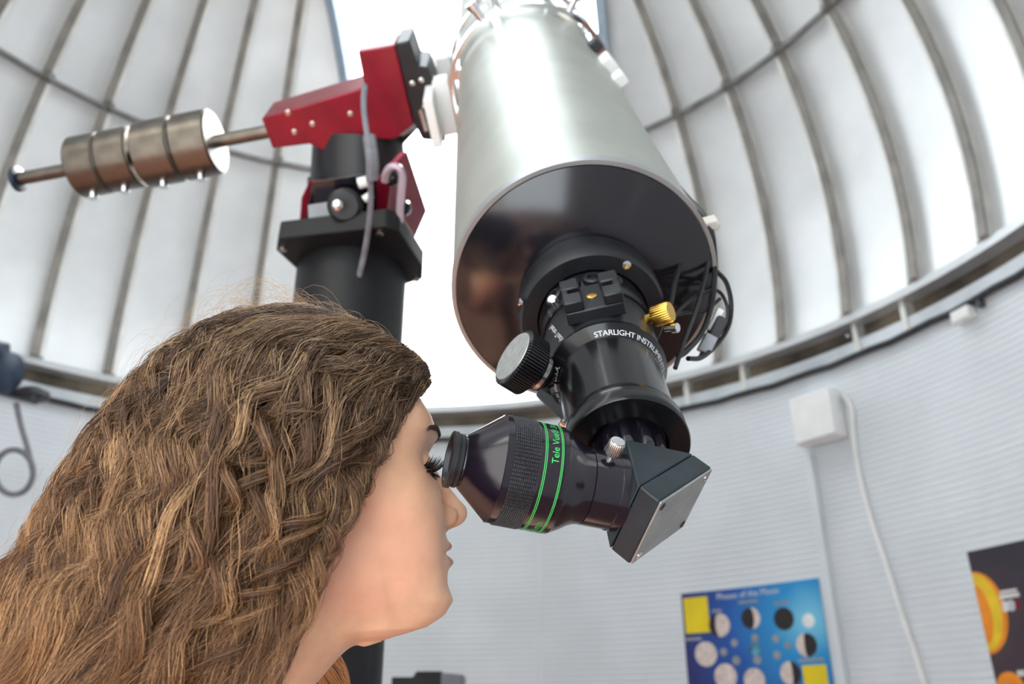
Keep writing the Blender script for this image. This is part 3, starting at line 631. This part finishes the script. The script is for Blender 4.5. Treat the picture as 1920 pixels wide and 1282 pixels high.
limb(.108, 1.682, .148, .0068, 'planet_halo', M['orange']); limb(.088, 1.685, .138, .0074, 'planet_limb', M['yel2']); limb(.045, 1.675, .105, .0080, 'planet_disc', M['orange'])
for (x, y, r, m) in ((1874, 1138, .016, 'orange'), (1886, 1137, .020, 'print'), (1898, 1135, .020, 'curb'), (1909, 1133, .016, 'red')):
    u_, v_ = pq(x, y); wallpoly([disc(u_, v_, r, 14)], AZQ, .0068, 'small_planet', M[m], po2)
for (x, y, w, h) in ((1893, 1117, .09, .016), (1893, 1108, .07, .010), (1917, 1262, .03, .02)):
    u_, v_ = pq(x, y); wallpoly([[(u_ - w / 2, v_ - h / 2), (u_ + w / 2, v_ - h / 2), (u_ + w / 2, v_ + h / 2), (u_ - w / 2, v_ + h / 2)]], AZQ, .0068, 'caption_block', M['rib'], po2)
u_, v_ = pq(1898, 1290); wallpoly([disc(u_, v_, .055, 24)], AZQ, .0068, 'lower_planet', M['orange'], po2)

# electronics cabinet at the bottom edge
ct = at(781.5, 1258, 2.6); cab = thing('equipment_cabinet', (ct[0], ct[1], 0), 'black equipment cabinet with a stepped top below the wall', 'cabinet')
ztop = ct[2]; hw = 46.5 / FPX * 2.6
k = MB(); k.box((ct[0], ct[1] + .15, (ztop - .016) / 2), np.eye(3), (hw, .15, (ztop - .016) / 2)); k.build('body', M['pier'], cab, bevel=.002)
k = MB(); k.prism([(ct[0] - .012, ct[1], ztop - .016), (ct[0] + .0, ct[1], ztop), (ct[0] + hw, ct[1], ztop), (ct[0] + hw, ct[1], ztop - .016)], np.array([0, .28, 0])); k.build('raised_lid', M['pier'], cab, recalc=True)
k = MB(); k.prism([(ct[0] + hw, ct[1], 0), (ct[0] + hw + .062, ct[1] + .10, 0), (ct[0] + hw + .062, ct[1] + .28, 0), (ct[0] + hw, ct[1] + .28, 0)], zz * (ztop - .004)); k.build('side_panel', M['boxgrey'], cab, recalc=True)
# ------------------------------------------------------------------ person
HU_ = nrm((-.045, .956, .292)); HF_ = nrm((.945, -.075, .31)); HF_ = nrm(HF_ - HU_ * np.dot(HF_, HU_)); HL_ = nrm(np.cross(HF_, HU_)); HL_ = HL_ if HL_[2] > 0 else -HL_
HF, HUP, HL = cdir(HF_), cdir(HU_), cdir(HL_); HO = at(846, 1126, .60)      # chin front
def hw_(x, y, z): return HO + np.multiply.outer(x, HF) + np.multiply.outer(y, HL) + np.multiply.outer(z, HUP)
def smin(a, b, k):
    h = np.clip(.5 + .5 * (b - a) / k, 0, 1); return b * (1 - h) + a * h - k * h * (1 - h)
def ell(x, y, z, c, r):
    X_, Y_, Z_ = x - c[0], y - c[1], z - c[2]
    k0 = np.sqrt((X_ / r[0]) ** 2 + (Y_ / r[1]) ** 2 + (Z_ / r[2]) ** 2); k1 = np.sqrt((X_ / r[0] ** 2) ** 2 + (Y_ / r[1] ** 2) ** 2 + (Z_ / r[2] ** 2) ** 2) + 1e-9
    return k0 * (k0 - 1) / k1
def cap(x, y, z, a, b, ra, rb, ys=1.0):
    a = np.array(a, float); b = np.array(b, float); d = b - a; L2 = d[0] ** 2 + (d[1] * ys) ** 2 + d[2] ** 2
    px_, py_, pz_ = x - a[0], (y - a[1]) * ys, z - a[2]
    t_ = np.clip((px_ * d[0] + py_ * d[1] * ys + pz_ * d[2]) / L2, 0, 1)
    return np.sqrt((px_ - t_ * d[0]) ** 2 + (py_ - t_ * d[1] * ys) ** 2 + (pz_ - t_ * d[2]) ** 2) - (ra + (rb - ra) * t_)
TZ = np.array([-.0235, -.0215, -.0165, -.0095, 0, .011, .02, .03, .037, .045, .052, .06, .07, .08, .09, .10, .112, .125, .14, .16])
TXF = np.array([-.050, -.040, -.019, -.0065, 0, -.0045, -.0045, -.005, -.0055, -.006, -.0075, -.009, -.011, -.014, -.018, -.0185, -.0125, -.0155, -.026, -.050])
TW = np.array([.004, .016, .029, .034, .041, .047, .051, .055, .057, .059, .061, .063, .066, .068, .069, .070, .070, .070, .068, .062])
TXM = np.array([-.054, -.052, -.050, -.048, -.052, -.056, -.058, -.060, -.061, -.062, -.063, -.064, -.065, -.066, -.067, -.068, -.068, -.068, -.070, -.075])
TXB = np.array([-.058, -.064, -.070, -.068, -.078, -.086, -.092, -.100, -.106, -.110, -.115, -.12, -.125, -.13, -.13, -.13, -.13, -.13, -.13, -.13])
def head_sdf(x, y, z):
    ay = np.abs(y); I = lambda T: np.interp(z, TZ, T)
    xf, w, xm, xb = I(TXF), I(TW), I(TXM), I(TXB)
    g = lambda v, c, s: np.exp(-((v - c) / s) ** 2)
    xf = xf + .0066 * g(z, .0372, .0042) * g(y, 0, .017) + .0066 * g(z, .0262, .0048) * g(y, 0, .016)
    xf = xf - .0040 * g(z, .0318, .0016) * g(y, 0, .022) - .0022 * g(z, .030, .008) * g(ay, .026, .006)
    xf = xf + .0035 * g(ay, .040, .018) * g(z, .068, .018)
    xf = xf - .0085 * g(ay, .032, .0155) * g(z, .0925, .0095) + .0025 * g(ay, .025, .018) * g(z, .113, .006)
    p = 2.25
    X_ = x - xm; a = np.where(X_ > 0, xf - xm, xm - xb)
    rho = (np.abs(X_ / a) ** p + (ay / w) ** p) ** (1 / p)
    d = (rho - 1) * np.minimum(np.minimum(w, a), .052)
    d = np.maximum(d, np.maximum(TZ[0] - z, z - .165))
    d = smin(d, ell(x, y, z, (-.110, 0, .104), (.083, .070, .074)), .02)
    # nose
    nose = cap(x, y, z, (-.0185, 0, .094), (.0045, 0, .0615), .0058, .0078)
    nose = smin(nose, ell(x, y, z, (.0035, 0, .0600), (.0090, .0095, .0080)), .004)
    nose = smin(nose, ell(x, ay, z, (-.0065, .0120, .0575), (.0095, .0062, .0075)), .004)
    nose = smin(nose, cap(x, y, z, (.003, 0, .056), (-.007, 0, .050), .0042, .0045), .004)
    d = smin(d, nose, .0065)
    nost = ell(x, ay, z, (-.0015, .0068, .0510), (.0062, .0034, .0052)); d = -smin(-d, nost, .002)
    # closed eyelids
    d = smin(d, ell(x, ay, z, (-.0335, .0325, .0915), (.0125, .0145, .0115)), .0025)
    # ears
    d = smin(d, ell(x, ay, z, (-.096, .068, .080), (.015, .007, .027)), .004)
    return d
def body_sdf(x, y, z):
    ay = np.abs(y)
    d = cap(x, y, z, (-.088, 0, .030), (-.215, 0, -.095), .050, .057)
    return d
def torso_sdf(x, y, z):
    ay = np.abs(y)
    t_ = cap(x, y, z, (-.285, 0, -.20), (-.40, 0, -.44), .108, .088, .70)
    t_ = smin(t_, cap(x, y, z, (-.40, 0, -.44), (-.455, 0, -.62), .090, .112, .68), .05)
    t_ = smin(t_, cap(x, ay, z, (-.225, .0, -.125), (-.265, .150, -.175), .05, .055), .05)
    arm_ = np.minimum(cap(x, ay, z, (-.265, .165, -.18), (-.37, .215, -.43), .050, .038), cap(x, ay, z, (-.37, .215, -.43), (-.36, .175, -.66), .038, .030))
    t_ = smin(t_, arm_, .025)
    leg = np.minimum(cap(x, ay, z, (-.455, .085, -.66), (-.38, .10, -.98), .088, .056), cap(x, ay, z, (-.38, .10, -.98), (-.52, .105, -1.36), .056, .040))
    leg = smin(leg, cap(x, ay, z, (-.53, .105, -1.37), (-.37, .115, -1.375), .038, .032), .03)
    return smin(t_, leg, .05)
def surfnet(xs, ys, zs, D):
    s = D < 0; nx, ny, nz_ = D.shape
    cnt = np.zeros((nx - 1, ny - 1, nz_ - 1), np.int8); acc = np.zeros((nx - 1, ny - 1, nz_ - 1, 3), np.float32)
    G = (xs, ys, zs)
    cs = s[:-1, :-1, :-1].astype(np.int8)
    act = np.zeros_like(cs, bool)
    for a in (0, 1):
        for b in (0, 1):
            for c in (0, 1): act |= (s[a:nx - 1 + a, b:ny - 1 + b, c:nz_ - 1 + c] != s[:-1, :-1, :-1])
    ci = np.argwhere(act); idm = -np.ones(act.shape, np.int64); idm[tuple(ci.T)] = np.arange(len(ci))
    P = np.zeros((len(ci), 3)); C_ = np.zeros(len(ci))
    for ax in range(3):
        o1, o2 = [q for q in range(3) if q != ax]
        for u in (0, 1):
            for v in (0, 1):
                i0 = ci.copy(); i0[:, o1] += u; i0[:, o2] += v; i1 = i0.copy(); i1[:, ax] += 1
                d0 = D[tuple(i0.T)]; d1 = D[tuple(i1.T)]; m = (d0 < 0) != (d1 < 0)
                t_ = d0 / np.where(m, d0 - d1, 1)
                q = np.stack([G[k][i0[:, k]] for k in range(3)], -1).astype(float); q1 = np.stack([G[k][i1[:, k]] for k in range(3)], -1)
                P += np.where(m[:, None], q + t_[:, None] * (q1 - q), 0); C_ += m
    P /= C_[:, None]
    F_ = []
    for ax in range(3):
        o1, o2 = [(1, 2), (2, 0), (0, 1)][ax]
        sl0 = [slice(1, -1)] * 3; sl0[ax] = slice(0, -1); sl1 = [slice(1, -1)] * 3; sl1[ax] = slice(1, None)
        ch = s[tuple(sl0)] != s[tuple(sl1)]; idx = np.argwhere(ch); 
        add_ = np.array([1, 1, 1]); add_[ax] = 0; idx = idx + add_
        ins = s[tuple(idx.T)]
        def cell(du, dv): q = idx.copy(); q[:, o1] += du; q[:, o2] += dv; return idm[tuple(q.T)]
        quad = np.stack([cell(-1, -1), cell(0, -1), cell(0, 0), cell(-1, 0)], -1)
        quad = np.where(ins[:, None], quad, quad[:, ::-1]); F_.append(quad)
    return P, np.vstack(F_)
def raw_mesh(name, V_, F_, m, parent, cols=None):
    me = bpy.data.meshes.new(name); k = F_.shape[1]; off = root_loc(parent)
    me.vertices.add(len(V_)); me.vertices.foreach_set('co', (V_ - off).astype(np.float32).ravel())
    me.loops.add(F_.size); me.loops.foreach_set('vertex_index', F_.astype(np.int32).ravel())
    me.polygons.add(len(F_)); me.polygons.foreach_set('loop_start', np.arange(0, F_.size, k, dtype=np.int32)); me.polygons.foreach_set('use_smooth', np.ones(len(F_), bool))
    me.update(calc_edges=True); me.validate()
    if cols is not None:
        a = me.color_attributes.new('strand', 'FLOAT_COLOR', 'POINT'); a.data.foreach_set('color', cols.astype(np.float32).ravel())
    me.materials.append(m); o = bpy.data.objects.new(name, me); COL.objects.link(o); o.parent = parent; return o

def skin_mat():
    m = mat('skin', (.90, .52, .325), .40, 0, .05, 60, .12, 900, spec=.4, sss=.25); nt = m.node_tree; b = nt.nodes['Principled BSDF']; b.inputs['Subsurface Scale'].default_value = .6
    src = b.inputs['Base Color'].links[0].from_socket; g = nt.nodes.new('ShaderNodeNewGeometry'); last = src
    def spot(c, rad, colr, amt, soft):
        nonlocal last
        vm = nt.nodes.new('ShaderNodeVectorMath'); vm.operation = 'SUBTRACT'; vm.inputs[1].default_value = tuple(c); nt.links.new(g.outputs['Position'], vm.inputs[0])
        dots = []
        comb = nt.nodes.new('ShaderNodeCombineXYZ')
        for i, (axv, rr) in enumerate(zip((HF, HL, HUP), rad)):
            d = nt.nodes.new('ShaderNodeVectorMath'); d.operation = 'DOT_PRODUCT'; d.inputs[1].default_value = tuple(axv / rr); nt.links.new(vm.outputs[0], d.inputs[0]); nt.links.new(d.outputs['Value'], comb.inputs[i])
        ln = nt.nodes.new('ShaderNodeVectorMath'); ln.operation = 'LENGTH'; nt.links.new(comb.outputs[0], ln.inputs[0])
        mr = nt.nodes.new('ShaderNodeMapRange'); mr.inputs[1].default_value = 1; mr.inputs[2].default_value = soft; mr.inputs[3].default_value = amt; mr.inputs[4].default_value = 0; mr.interpolation_type = 'SMOOTHSTEP'; nt.links.new(ln.outputs['Value'], mr.inputs[0])
        # smaller "soft" than 1 = fade inside
        mx = nt.nodes.new('ShaderNodeMix'); mx.data_type = 'RGBA'; mx.inputs[7].default_value = (*colr, 1); nt.links.new(mr.outputs[0], mx.inputs[0]); nt.links.new(last, mx.inputs[6]); last = mx.outputs[2]
    H1 = lambda x, y, z: HO + x * HF + y * HL + z * HUP
    spot(H1(.001, 0, .0315), (.010, .022, .0085), (.58, .20, .17), .75, 1.35)      # lips
    spot(H1(-.030, -.0325, .080), (.016, .014, .006), (.72, .30, .18), .5, 1.8)    # lower lid
    spot(H1(-.046, -.058, .0615), (.006, .008, .0007), (.16, .07, .05), .0, 1.3)  # small mole on the cheek
    spot(H1(-.070, -.055, .028), (.034, .03, .026), (.90, .36, .26), .30, 1.9)      # flush along the jaw
    nt.links.new(last, b.inputs['Base Color']); return m
gx = lambda lo, hi, st: np.arange(lo, hi, st)
xs = np.concatenate([gx(-.74, -.215, .015), gx(-.21, .030, .0019)]); ys = np.concatenate([gx(-.30, -.095, .015), gx(-.088, .0885, .0019), gx(.095, .31, .015)]); zs = np.concatenate([gx(-1.45, -.07, .015), gx(-.062, .212, .0019)])
D_ = np.full((len(xs), len(ys), len(zs)), .2, np.float32)
Xg, Yg, Zg = np.meshgrid(xs, ys, zs, indexing='ij', sparse=True)
kz = np.searchsorted(zs, -.075); kx = np.searchsorted(xs, -.23); kz2 = np.searchsorted(zs, -.02)
neck = body_sdf(Xg, Yg, Zg)
D_[:] = np.minimum(neck, .2)
D_[kx:, :, kz:] = smin(head_sdf(Xg[kx:], Yg, Zg[:, :, kz:]), neck[kx:, :, kz:], .024)
D_[:, :, :kz2] = smin(D_[:, :, :kz2], torso_sdf(Xg, Yg, Zg[:, :, :kz2]), .04)
worldz = HO[2] + Xg * HF[2] + Yg * HL[2] + Zg * HUP[2]
D_ = np.maximum(D_, (.004 - worldz).astype(np.float32))
PV, PF = surfnet(xs, ys, zs, D_)
hip = HO + HF * -.46
person = thing('person', (hip[0], hip[1], 0), 'person with long curly brown hair leaning in to the eyepiece', 'person')
body = raw_mesh('body', hw_(PV[:, 0], PV[:, 1], PV[:, 2]), PF[:, ::-1] if False else PF, skin_mat(), person)
# clothes: a shirt and trousers that follow the body below the picture
xs2 = gx(-.76, .05, .014); ys2 = gx(-.33, .33, .014); zs2 = gx(-1.46, -.05, .014)
X2, Y2, Z2 = np.meshgrid(xs2, ys2, zs2, indexing='ij', sparse=True); T2 = torso_sdf(X2, Y2, Z2)
wz2 = HO[2] + X2 * HF[2] + Y2 * HL[2] + Z2 * HUP[2]
for nm, lo, hi, infl, colr in (('shirt', -.66, -.135, .010, (.80, .32, .24)), ('trousers', -1.34, -.62, .008, (.03, .04, .07)), ('shoes', -1.46, -1.32, .014, (.05, .05, .05))):
    D2 = np.maximum(np.maximum(T2 - infl, Z2 - hi), np.maximum(lo - Z2, .001 - wz2)) + 0 * X2
    V2, F2 = surfnet(xs2, ys2, zs2, D2.astype(np.float32)); raw_mesh(nm, hw_(V2[:, 0], V2[:, 1], V2[:, 2]), F2, mat(nm + '_cloth', colr, .8, 0, .1, 30), person)

# lashes and brow
M['lash'] = mat('lash_dark', (.012, .008, .007), .5); M['brow'] = mat('brow_hair', (.06, .032, .02), .6)
def eyes():
    for sd_ in (-1, 1):
        lash = MB(); brow = MB()
        c = np.array([-.0335, sd_ * .0325, .0915])
        for row, nl, zc, ln, up in ((0, 70, 0.0868, .0110, 1), (1, 30, .0838, .0060, -1)):
            for i in range(nl):
                a = math.radians(-72 + 144 * (i + random.random() * .6) / nl)          # across the lid, 0 = straight ahead
                q = np.array([c[0] + .0126 * math.cos(a) * .99, c[1] + .0146 * math.sin(a), zc - .0012 * math.sin(a) * sd_ * -1])
                out = np.array([math.cos(a), math.sin(a) * 1.1, 0]); out /= np.linalg.norm(out); l = ln * random.uniform(.75, 1.1)
                droop = -.32 if up > 0 else -.55; pts = []
                for t_ in np.linspace(0, 1, 6):
                    zc_ = droop * t_ + (.75 * t_ * t_ if up > 0 else .05 * t_ * t_)
                    pts.append(q + l * (out * t_ * .93 + np.array([0, random.uniform(-.02, .02), zc_])))
                pts = np.array(pts); lash.tube(hw_(pts[:, 0], pts[:, 1], pts[:, 2]), .00050, 4, taper=np.linspace(1, .25, 6))
        th = np.radians(np.linspace(-75, 75, 20)); pts = np.stack([c[0] + .0127 * np.cos(th), c[1] + .0147 * np.sin(th), np.full(20, .0866)], -1); lash.tube(hw_(pts[:, 0], pts[:, 1], pts[:, 2]), .0009, 6, taper=1 - .5 * np.abs(np.linspace(-1, 1, 20)))
        for i in range(170):
            u = random.random(); y = sd_ * (.012 + .040 * u); zc = .1105 + .0065 * math.sin(u * 2.2) - .004 * u * u + random.uniform(-.0028, .0028) * (1 - .5 * u)
            xq = np.linspace(.02, -.08, 120); dq = head_sdf(xq, np.full(120, y), np.full(120, zc)); x = xq[np.argmax(dq < 0)] + .0006
            p0 = np.array([x, y, zc]); d0 = np.array([-.30 * u - .05, sd_ * 1.0, .30 - .6 * u]); d0 /= np.linalg.norm(d0); pts = np.array([p0, p0 + d0 * .004 + [.0005, 0, 0], p0 + d0 * .008])
            brow.tube(hw_(pts[:, 0], pts[:, 1], pts[:, 2]), .00036, 3, taper=[1, .8, .25])
        o = lash.build('eyelashes', M['lash'], person); o['kind'] = 'stuff'; o = brow.build('eyebrow', M['brow'], person); o['kind'] = 'stuff'
eyes()

# ------------------------------------------------------------------ hair: wavy strands grown in locks
GP = np.array([[(806, 716), (778, 742), (740, 785), (708, 838), (678, 895), (645, 960), (606, 1045), (556, 1165), (470, 1400)],
               [(796, 680), (745, 698), (682, 752), (632, 830), (585, 912), (538, 1000), (475, 1110), (390, 1240), (250, 1440)],
               [(745, 640), (668, 646), (588, 692), (515, 772), (452, 862), (390, 962), (315, 1080), (215, 1215), (60, 1420)],
               [(665, 597), (572, 600), (474, 640), (392, 710), (320, 800), (248, 900), (162, 1015), (60, 1145), (-90, 1330)],
               [(575, 571), (478, 580), (386, 616), (306, 674), (234, 748), (168, 834), (102, 935), (30, 1050), (-110, 1200)]], float)
GD = np.array([[.604, .578, .548, .528, .513, .500, .486, .474, .462], [.602, .560, .525, .505, .492, .482, .472, .460, .450], [.602, .562, .523, .500, .486, .474, .462, .452, .440],
               [.604, .576, .545, .520, .502, .488, .475, .465, .455], [.607, .601, .588, .572, .556, .542, .528, .515, .505]])
def bez_interp(u, t):                                # smooth lookup in the guide grid, u over guides, t along
    def wts(q, n):
        q = np.clip(q, 0, n - 1 - 1e-6); i = np.floor(q).astype(int); f = q - i
        idx = np.stack([np.clip(i - 1, 0, n - 1), i, i + 1, np.clip(i + 2, 0, n - 1)], -1)
        w = .5 * np.stack([-f + 2 * f ** 2 - f ** 3, 2 - 5 * f ** 2 + 3 * f ** 3, f + 4 * f ** 2 - 3 * f ** 3, -f ** 2 + f ** 3], -1); return idx, w
    iu, wu = wts(u * 4, 5); it, wt = wts(t * 8, 9)
    Gf = np.concatenate([GP, GD[..., None]], -1)
    return np.einsum('...a,...b,...abk->...k', wu, wt, Gf[iu[..., :, None], it[..., None, :]])
MIDD = .612
def midd(t): return np.interp(t, np.linspace(0, 1, 9), GD[4]) + .004 + .010 * np.clip(np.asarray(t) * 3, 0, 1)
def strands(ns, npts, far=False, seed=1, per=20, rad=.00020):
    g = np.random.default_rng(seed); nc = ns // per
    cu = (np.arange(nc) + g.random(nc)) / nc; cu = g.permutation(cu); cu = np.clip(cu * 1.05 - .02, 0, 1); cv = g.random(nc) ** 1.3
    cph = 7.0 * np.sin(cu * 6.0) + 3 * cu + g.normal(0, .9, nc); ck = g.uniform(4.4, 5.6, nc); ca = g.uniform(.0040, .0095, nc); chand = g.choice([-1, 1], nc, p=[.2, .8]); clen = g.uniform(.86, 1.06, nc); ct0 = g.random(nc) ** 2 * .22; ccol = g.beta(2.6, 3.2, nc)
    i = np.repeat(np.arange(nc), per); n = len(i)
    t = np.linspace(0, 1, npts)[None, :]; T = ct0[i][:, None] + (clen[i] * g.uniform(.9, 1.05, n) - ct0[i])[:, None] * t; T = np.clip(T, 0, 1)
    spread = (1 - .66 * np.clip(t * 2.6, 0, 1)) + .45 * np.clip((t - .6) / .4, 0, 1) ** 1.5
    u = cu[i][:, None] + g.normal(0, .028, n)[:, None] * spread + .020 * np.sin(4.5 * T + cph[i][:, None] * 1.3) * np.clip(T * 3, 0, 1); u = np.where(u < 0, -u * .6, u); u = np.where(u > 1, 2 - u, u); v = np.clip(cv[i][:, None] + g.normal(0, .10, n)[:, None] * spread, -.1, 1.2)
    Q = bez_interp(u, T); px_, py_, dn = Q[..., 0], Q[..., 1], Q[..., 2]
    span = np.clip(midd(T) - dn, .003, 1)
    dep = dn + v * np.clip(span, .004, 1) * .42 + .006 * v + g.normal(0, .0045, n)[:, None] * spread
    if far:
        dep = 2 * midd(T) - dn - v * span * .4
    P = CAM + dep[..., None] * (CF + ((px_ - 960) / FPX)[..., None] * CX - ((py_ - 641) / FPX)[..., None] * CU)
    if far:                                          # keep the true lateral offset of the mirrored side
        s_ = (midd(T) / dep)[..., None]; P = CAM + (P - CAM - dep[..., None] * CF) * s_ + dep[..., None] * CF
    # waves
    Tg = np.gradient(P, axis=1); Tg /= np.linalg.norm(Tg, axis=-1, keepdims=True) + 1e-9
    view = nrm(CF); sd_ = np.cross(Tg, view); sd_ /= np.linalg.norm(sd_, axis=-1, keepdims=True) + 1e-9; nn = np.cross(sd_, Tg)
    amp = ca[i][:, None] * (.15 + .85 * np.clip(T * 2.6, 0, 1)) * g.uniform(.75, 1.25, n)[:, None]
    ph = chand[i][:, None] * (2 * np.pi * ck[i][:, None] * (T + .10 * np.sin(5 * T + cph[i][:, None]))) + cph[i][:, None] + g.normal(0, .22, n)[:, None]
    P = P + sd_ * (amp * np.cos(ph))[..., None] + nn * (.7 * amp * np.sin(ph))[..., None]
    fz = g.uniform(.0001, .0006, n)[:, None]; f1 = g.uniform(8, 16, n)[:, None]; p1 = g.random(n)[:, None] * 6.28
    P = P + sd_ * (fz * np.sin(2 * np.pi * f1 * T + p1))[..., None] + nn * (fz * np.cos(2 * np.pi * f1 * T * .83 + p1))[..., None]
    r = rad * g.uniform(.7, 1.3, n)[:, None] * (1 - .55 * t ** 2) * np.ones_like(T)
    hue = np.clip(ccol[i] + g.normal(0, .17, n), 0, 1)[:, None] * np.ones_like(T)
    tip = np.clip((T - .25) / .75, 0, 1)
    return P, r, hue, tip
def flyaways(n, npts, seed=5, front=False):
    g = np.random.default_rng(seed); u = g.random(n); top = g.random(n) < .55
    u = np.where(top, .15 + .85 * u, .97); t0 = np.where(top, g.random(n) * .18, g.random(n) * .9)
    if front: u = g.random(n) * .06; t0 = g.random(n) ** 1.5 * .62
    Q = bez_interp(u, t0); Q2 = bez_interp(u, np.minimum(t0 + .03, 1)); d = Q2 - Q
    base = CAM + (Q[:, 2:3] + (.012 if not front else -.001)) * np.stack([CF + (q[0] - 960) / FPX * CX - (q[1] - 641) / FPX * CU for q in Q])
    tg = (d[:, :1] * CX - d[:, 1:2] * CU); tg /= np.linalg.norm(tg, axis=1)[:, None]; up = CU * .9 + CX * -.25
    if front: up = CX * .5 - CU * .25 - CF * .5
    t = np.linspace(0, 1, npts)[None, :, None]; Ln = g.uniform(.018, .058, n)[:, None, None]
    w = 2 * np.pi * g.uniform(.7, 2.0, n)[:, None, None]; p0 = g.random(n)[:, None, None] * 6.28; am = g.uniform(.004, .012, n)[:, None, None]
    rise = g.uniform(.10, .55 if not front else .40, n)[:, None, None]
    P = base[:, None, :] + tg[:, None, :] * Ln * t + up * Ln * rise * np.sin(np.pi * .85 * t) + am * t * (np.cos(w * t * 1.2 + p0) * CU + np.sin(w * t * 1.2 + p0) * tg[:, None, :] + .6 * np.sin(w * t + p0 * 2) * CF)
    return P, np.full((n, npts), .000085) * (1 - .4 * t[..., 0]), np.full((n, npts), .95), np.full((n, npts), .5)  # pale hue puts the backlight into the stray hairs' colour
def strand_mesh(sets):
    VV, FF, CC_ = [], [], []; base = 0; k = 3
    for P, r, hue, tip in sets:
        n, m, _ = P.shape; Tg = np.gradient(P, axis=1); Tg /= np.linalg.norm(Tg, axis=-1, keepdims=True) + 1e-9
        a = np.cross(Tg, nrm((.3, .5, .81))); a /= np.linalg.norm(a, axis=-1, keepdims=True) + 1e-9; b = np.cross(Tg, a)
        ring = [P + r[..., None] * (math.cos(2 * math.pi * j / k) * a + math.sin(2 * math.pi * j / k) * b) for j in range(k)]
        V_ = np.stack(ring, 2).reshape(-1, 3); VV.append(V_)
        idx = np.arange(n * m * k).reshape(n, m, k) + base
        for j in range(k):
            j2 = (j + 1) % k; FF.append(np.stack([idx[:, :-1, j], idx[:, :-1, j2], idx[:, 1:, j2], idx[:, 1:, j]], -1).reshape(-1, 4))
        c = np.stack([hue, tip, 0 * hue, 1 + 0 * hue], -1); CC_.append(np.repeat(c.reshape(-1, 4), k, axis=0)); base += len(V_)
    return np.vstack(VV), np.vstack(FF), np.vstack(CC_)
def hair_mat():
    m = bpy.data.materials.new('hair_brown'); m.use_nodes = True; nt = m.node_tree; b = nt.nodes['Principled BSDF']; b.inputs['Roughness'].default_value = .36; b.inputs['Specular IOR Level'].default_value = .55
    at_ = nt.nodes.new('ShaderNodeAttribute'); at_.attribute_name = 'strand'; sp_ = nt.nodes.new('ShaderNodeSeparateColor'); nt.links.new(at_.outputs['Color'], sp_.inputs[0])
    c1 = nt.nodes.new('ShaderNodeValToRGB'); e = c1.color_ramp.elements; e[0].color = (.030, .013, .007, 1); e[1].color = (.62, .40, .21, 1); q = e.new(.5); q.color = (.19, .098, .046, 1); nt.links.new(sp_.outputs[0], c1.inputs[0])
    mx = nt.nodes.new('ShaderNodeMix'); mx.data_type = 'RGBA'; mx.blend_type = 'MULTIPLY'; mx.inputs[0].default_value = 1; c2 = nt.nodes.new('ShaderNodeMix'); c2.data_type = 'RGBA'; c2.inputs[6].default_value = (.72, .72, .74, 1); c2.inputs[7].default_value = (1.35, 1.15, .95, 1)
    nt.links.new(sp_.outputs[1], c2.inputs[0]); nt.links.new(c1.outputs[0], mx.inputs[6]); nt.links.new(c2.outputs[2], mx.inputs[7]); nt.links.new(mx.outputs[2], b.inputs['Base Color'])
    return m
HM = hair_mat()
sets = [strands(5720, 46, seed=11, per=44, rad=.00021), strands(1500, 46, seed=23, per=5, rad=.00015), strands(700, 30, far=True, seed=31, per=14, rad=.00032), flyaways(380, 18), flyaways(380, 14, 9, True)]
# locks seen behind the throat on the far shoulder
gg = np.random.default_rng(3); nb = 140; tt = np.linspace(0, 1, 24)[None, :]; b0 = gg.random(nb)[:, None]
pxb = 610 + 45 * b0 + 20 * tt * gg.random(nb)[:, None] + 10 * np.sin(6 * tt + 6 * b0) - 60 * (1 - tt) ** 2; pyb = 1165 + 30 * gg.random(nb)[:, None] + 190 * tt; db = .665 + .02 * gg.random(nb)[:, None] + 0 * tt
Pb = CAM + db[..., None] * (CF + ((pxb - 960) / FPX)[..., None] * CX - ((pyb - 641) / FPX)[..., None] * CU)
sets.append((Pb, np.full(pxb.shape, .00019), np.clip(.6 + .4 * gg.random(nb)[:, None] + 0 * tt, 0, 1), .2 + 0 * pxb))
V_, F_, C_ = strand_mesh(sets)
hair = raw_mesh('hair', V_, F_, HM, person, C_); hair['kind'] = 'stuff'; hair['label'] = 'long curly brown hair with golden ends'
# dark inner mass under the strands
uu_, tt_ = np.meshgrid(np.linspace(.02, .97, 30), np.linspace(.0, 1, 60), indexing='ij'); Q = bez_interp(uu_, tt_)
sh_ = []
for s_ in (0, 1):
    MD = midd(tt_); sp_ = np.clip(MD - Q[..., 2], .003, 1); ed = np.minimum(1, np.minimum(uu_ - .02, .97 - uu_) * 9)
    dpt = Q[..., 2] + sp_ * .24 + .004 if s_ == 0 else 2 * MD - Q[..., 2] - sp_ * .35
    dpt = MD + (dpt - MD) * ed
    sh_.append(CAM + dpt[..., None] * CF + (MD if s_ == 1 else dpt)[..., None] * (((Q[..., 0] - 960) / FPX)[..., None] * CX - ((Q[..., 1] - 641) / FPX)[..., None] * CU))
a_, b_ = 30, 60; ix = np.arange(a_ * b_).reshape(a_, b_)
f0 = np.stack([ix[:-1, :-1], ix[:-1, 1:], ix[1:, 1:], ix[1:, :-1]], -1).reshape(-1, 4); f1 = f0[:, ::-1] + a_ * b_
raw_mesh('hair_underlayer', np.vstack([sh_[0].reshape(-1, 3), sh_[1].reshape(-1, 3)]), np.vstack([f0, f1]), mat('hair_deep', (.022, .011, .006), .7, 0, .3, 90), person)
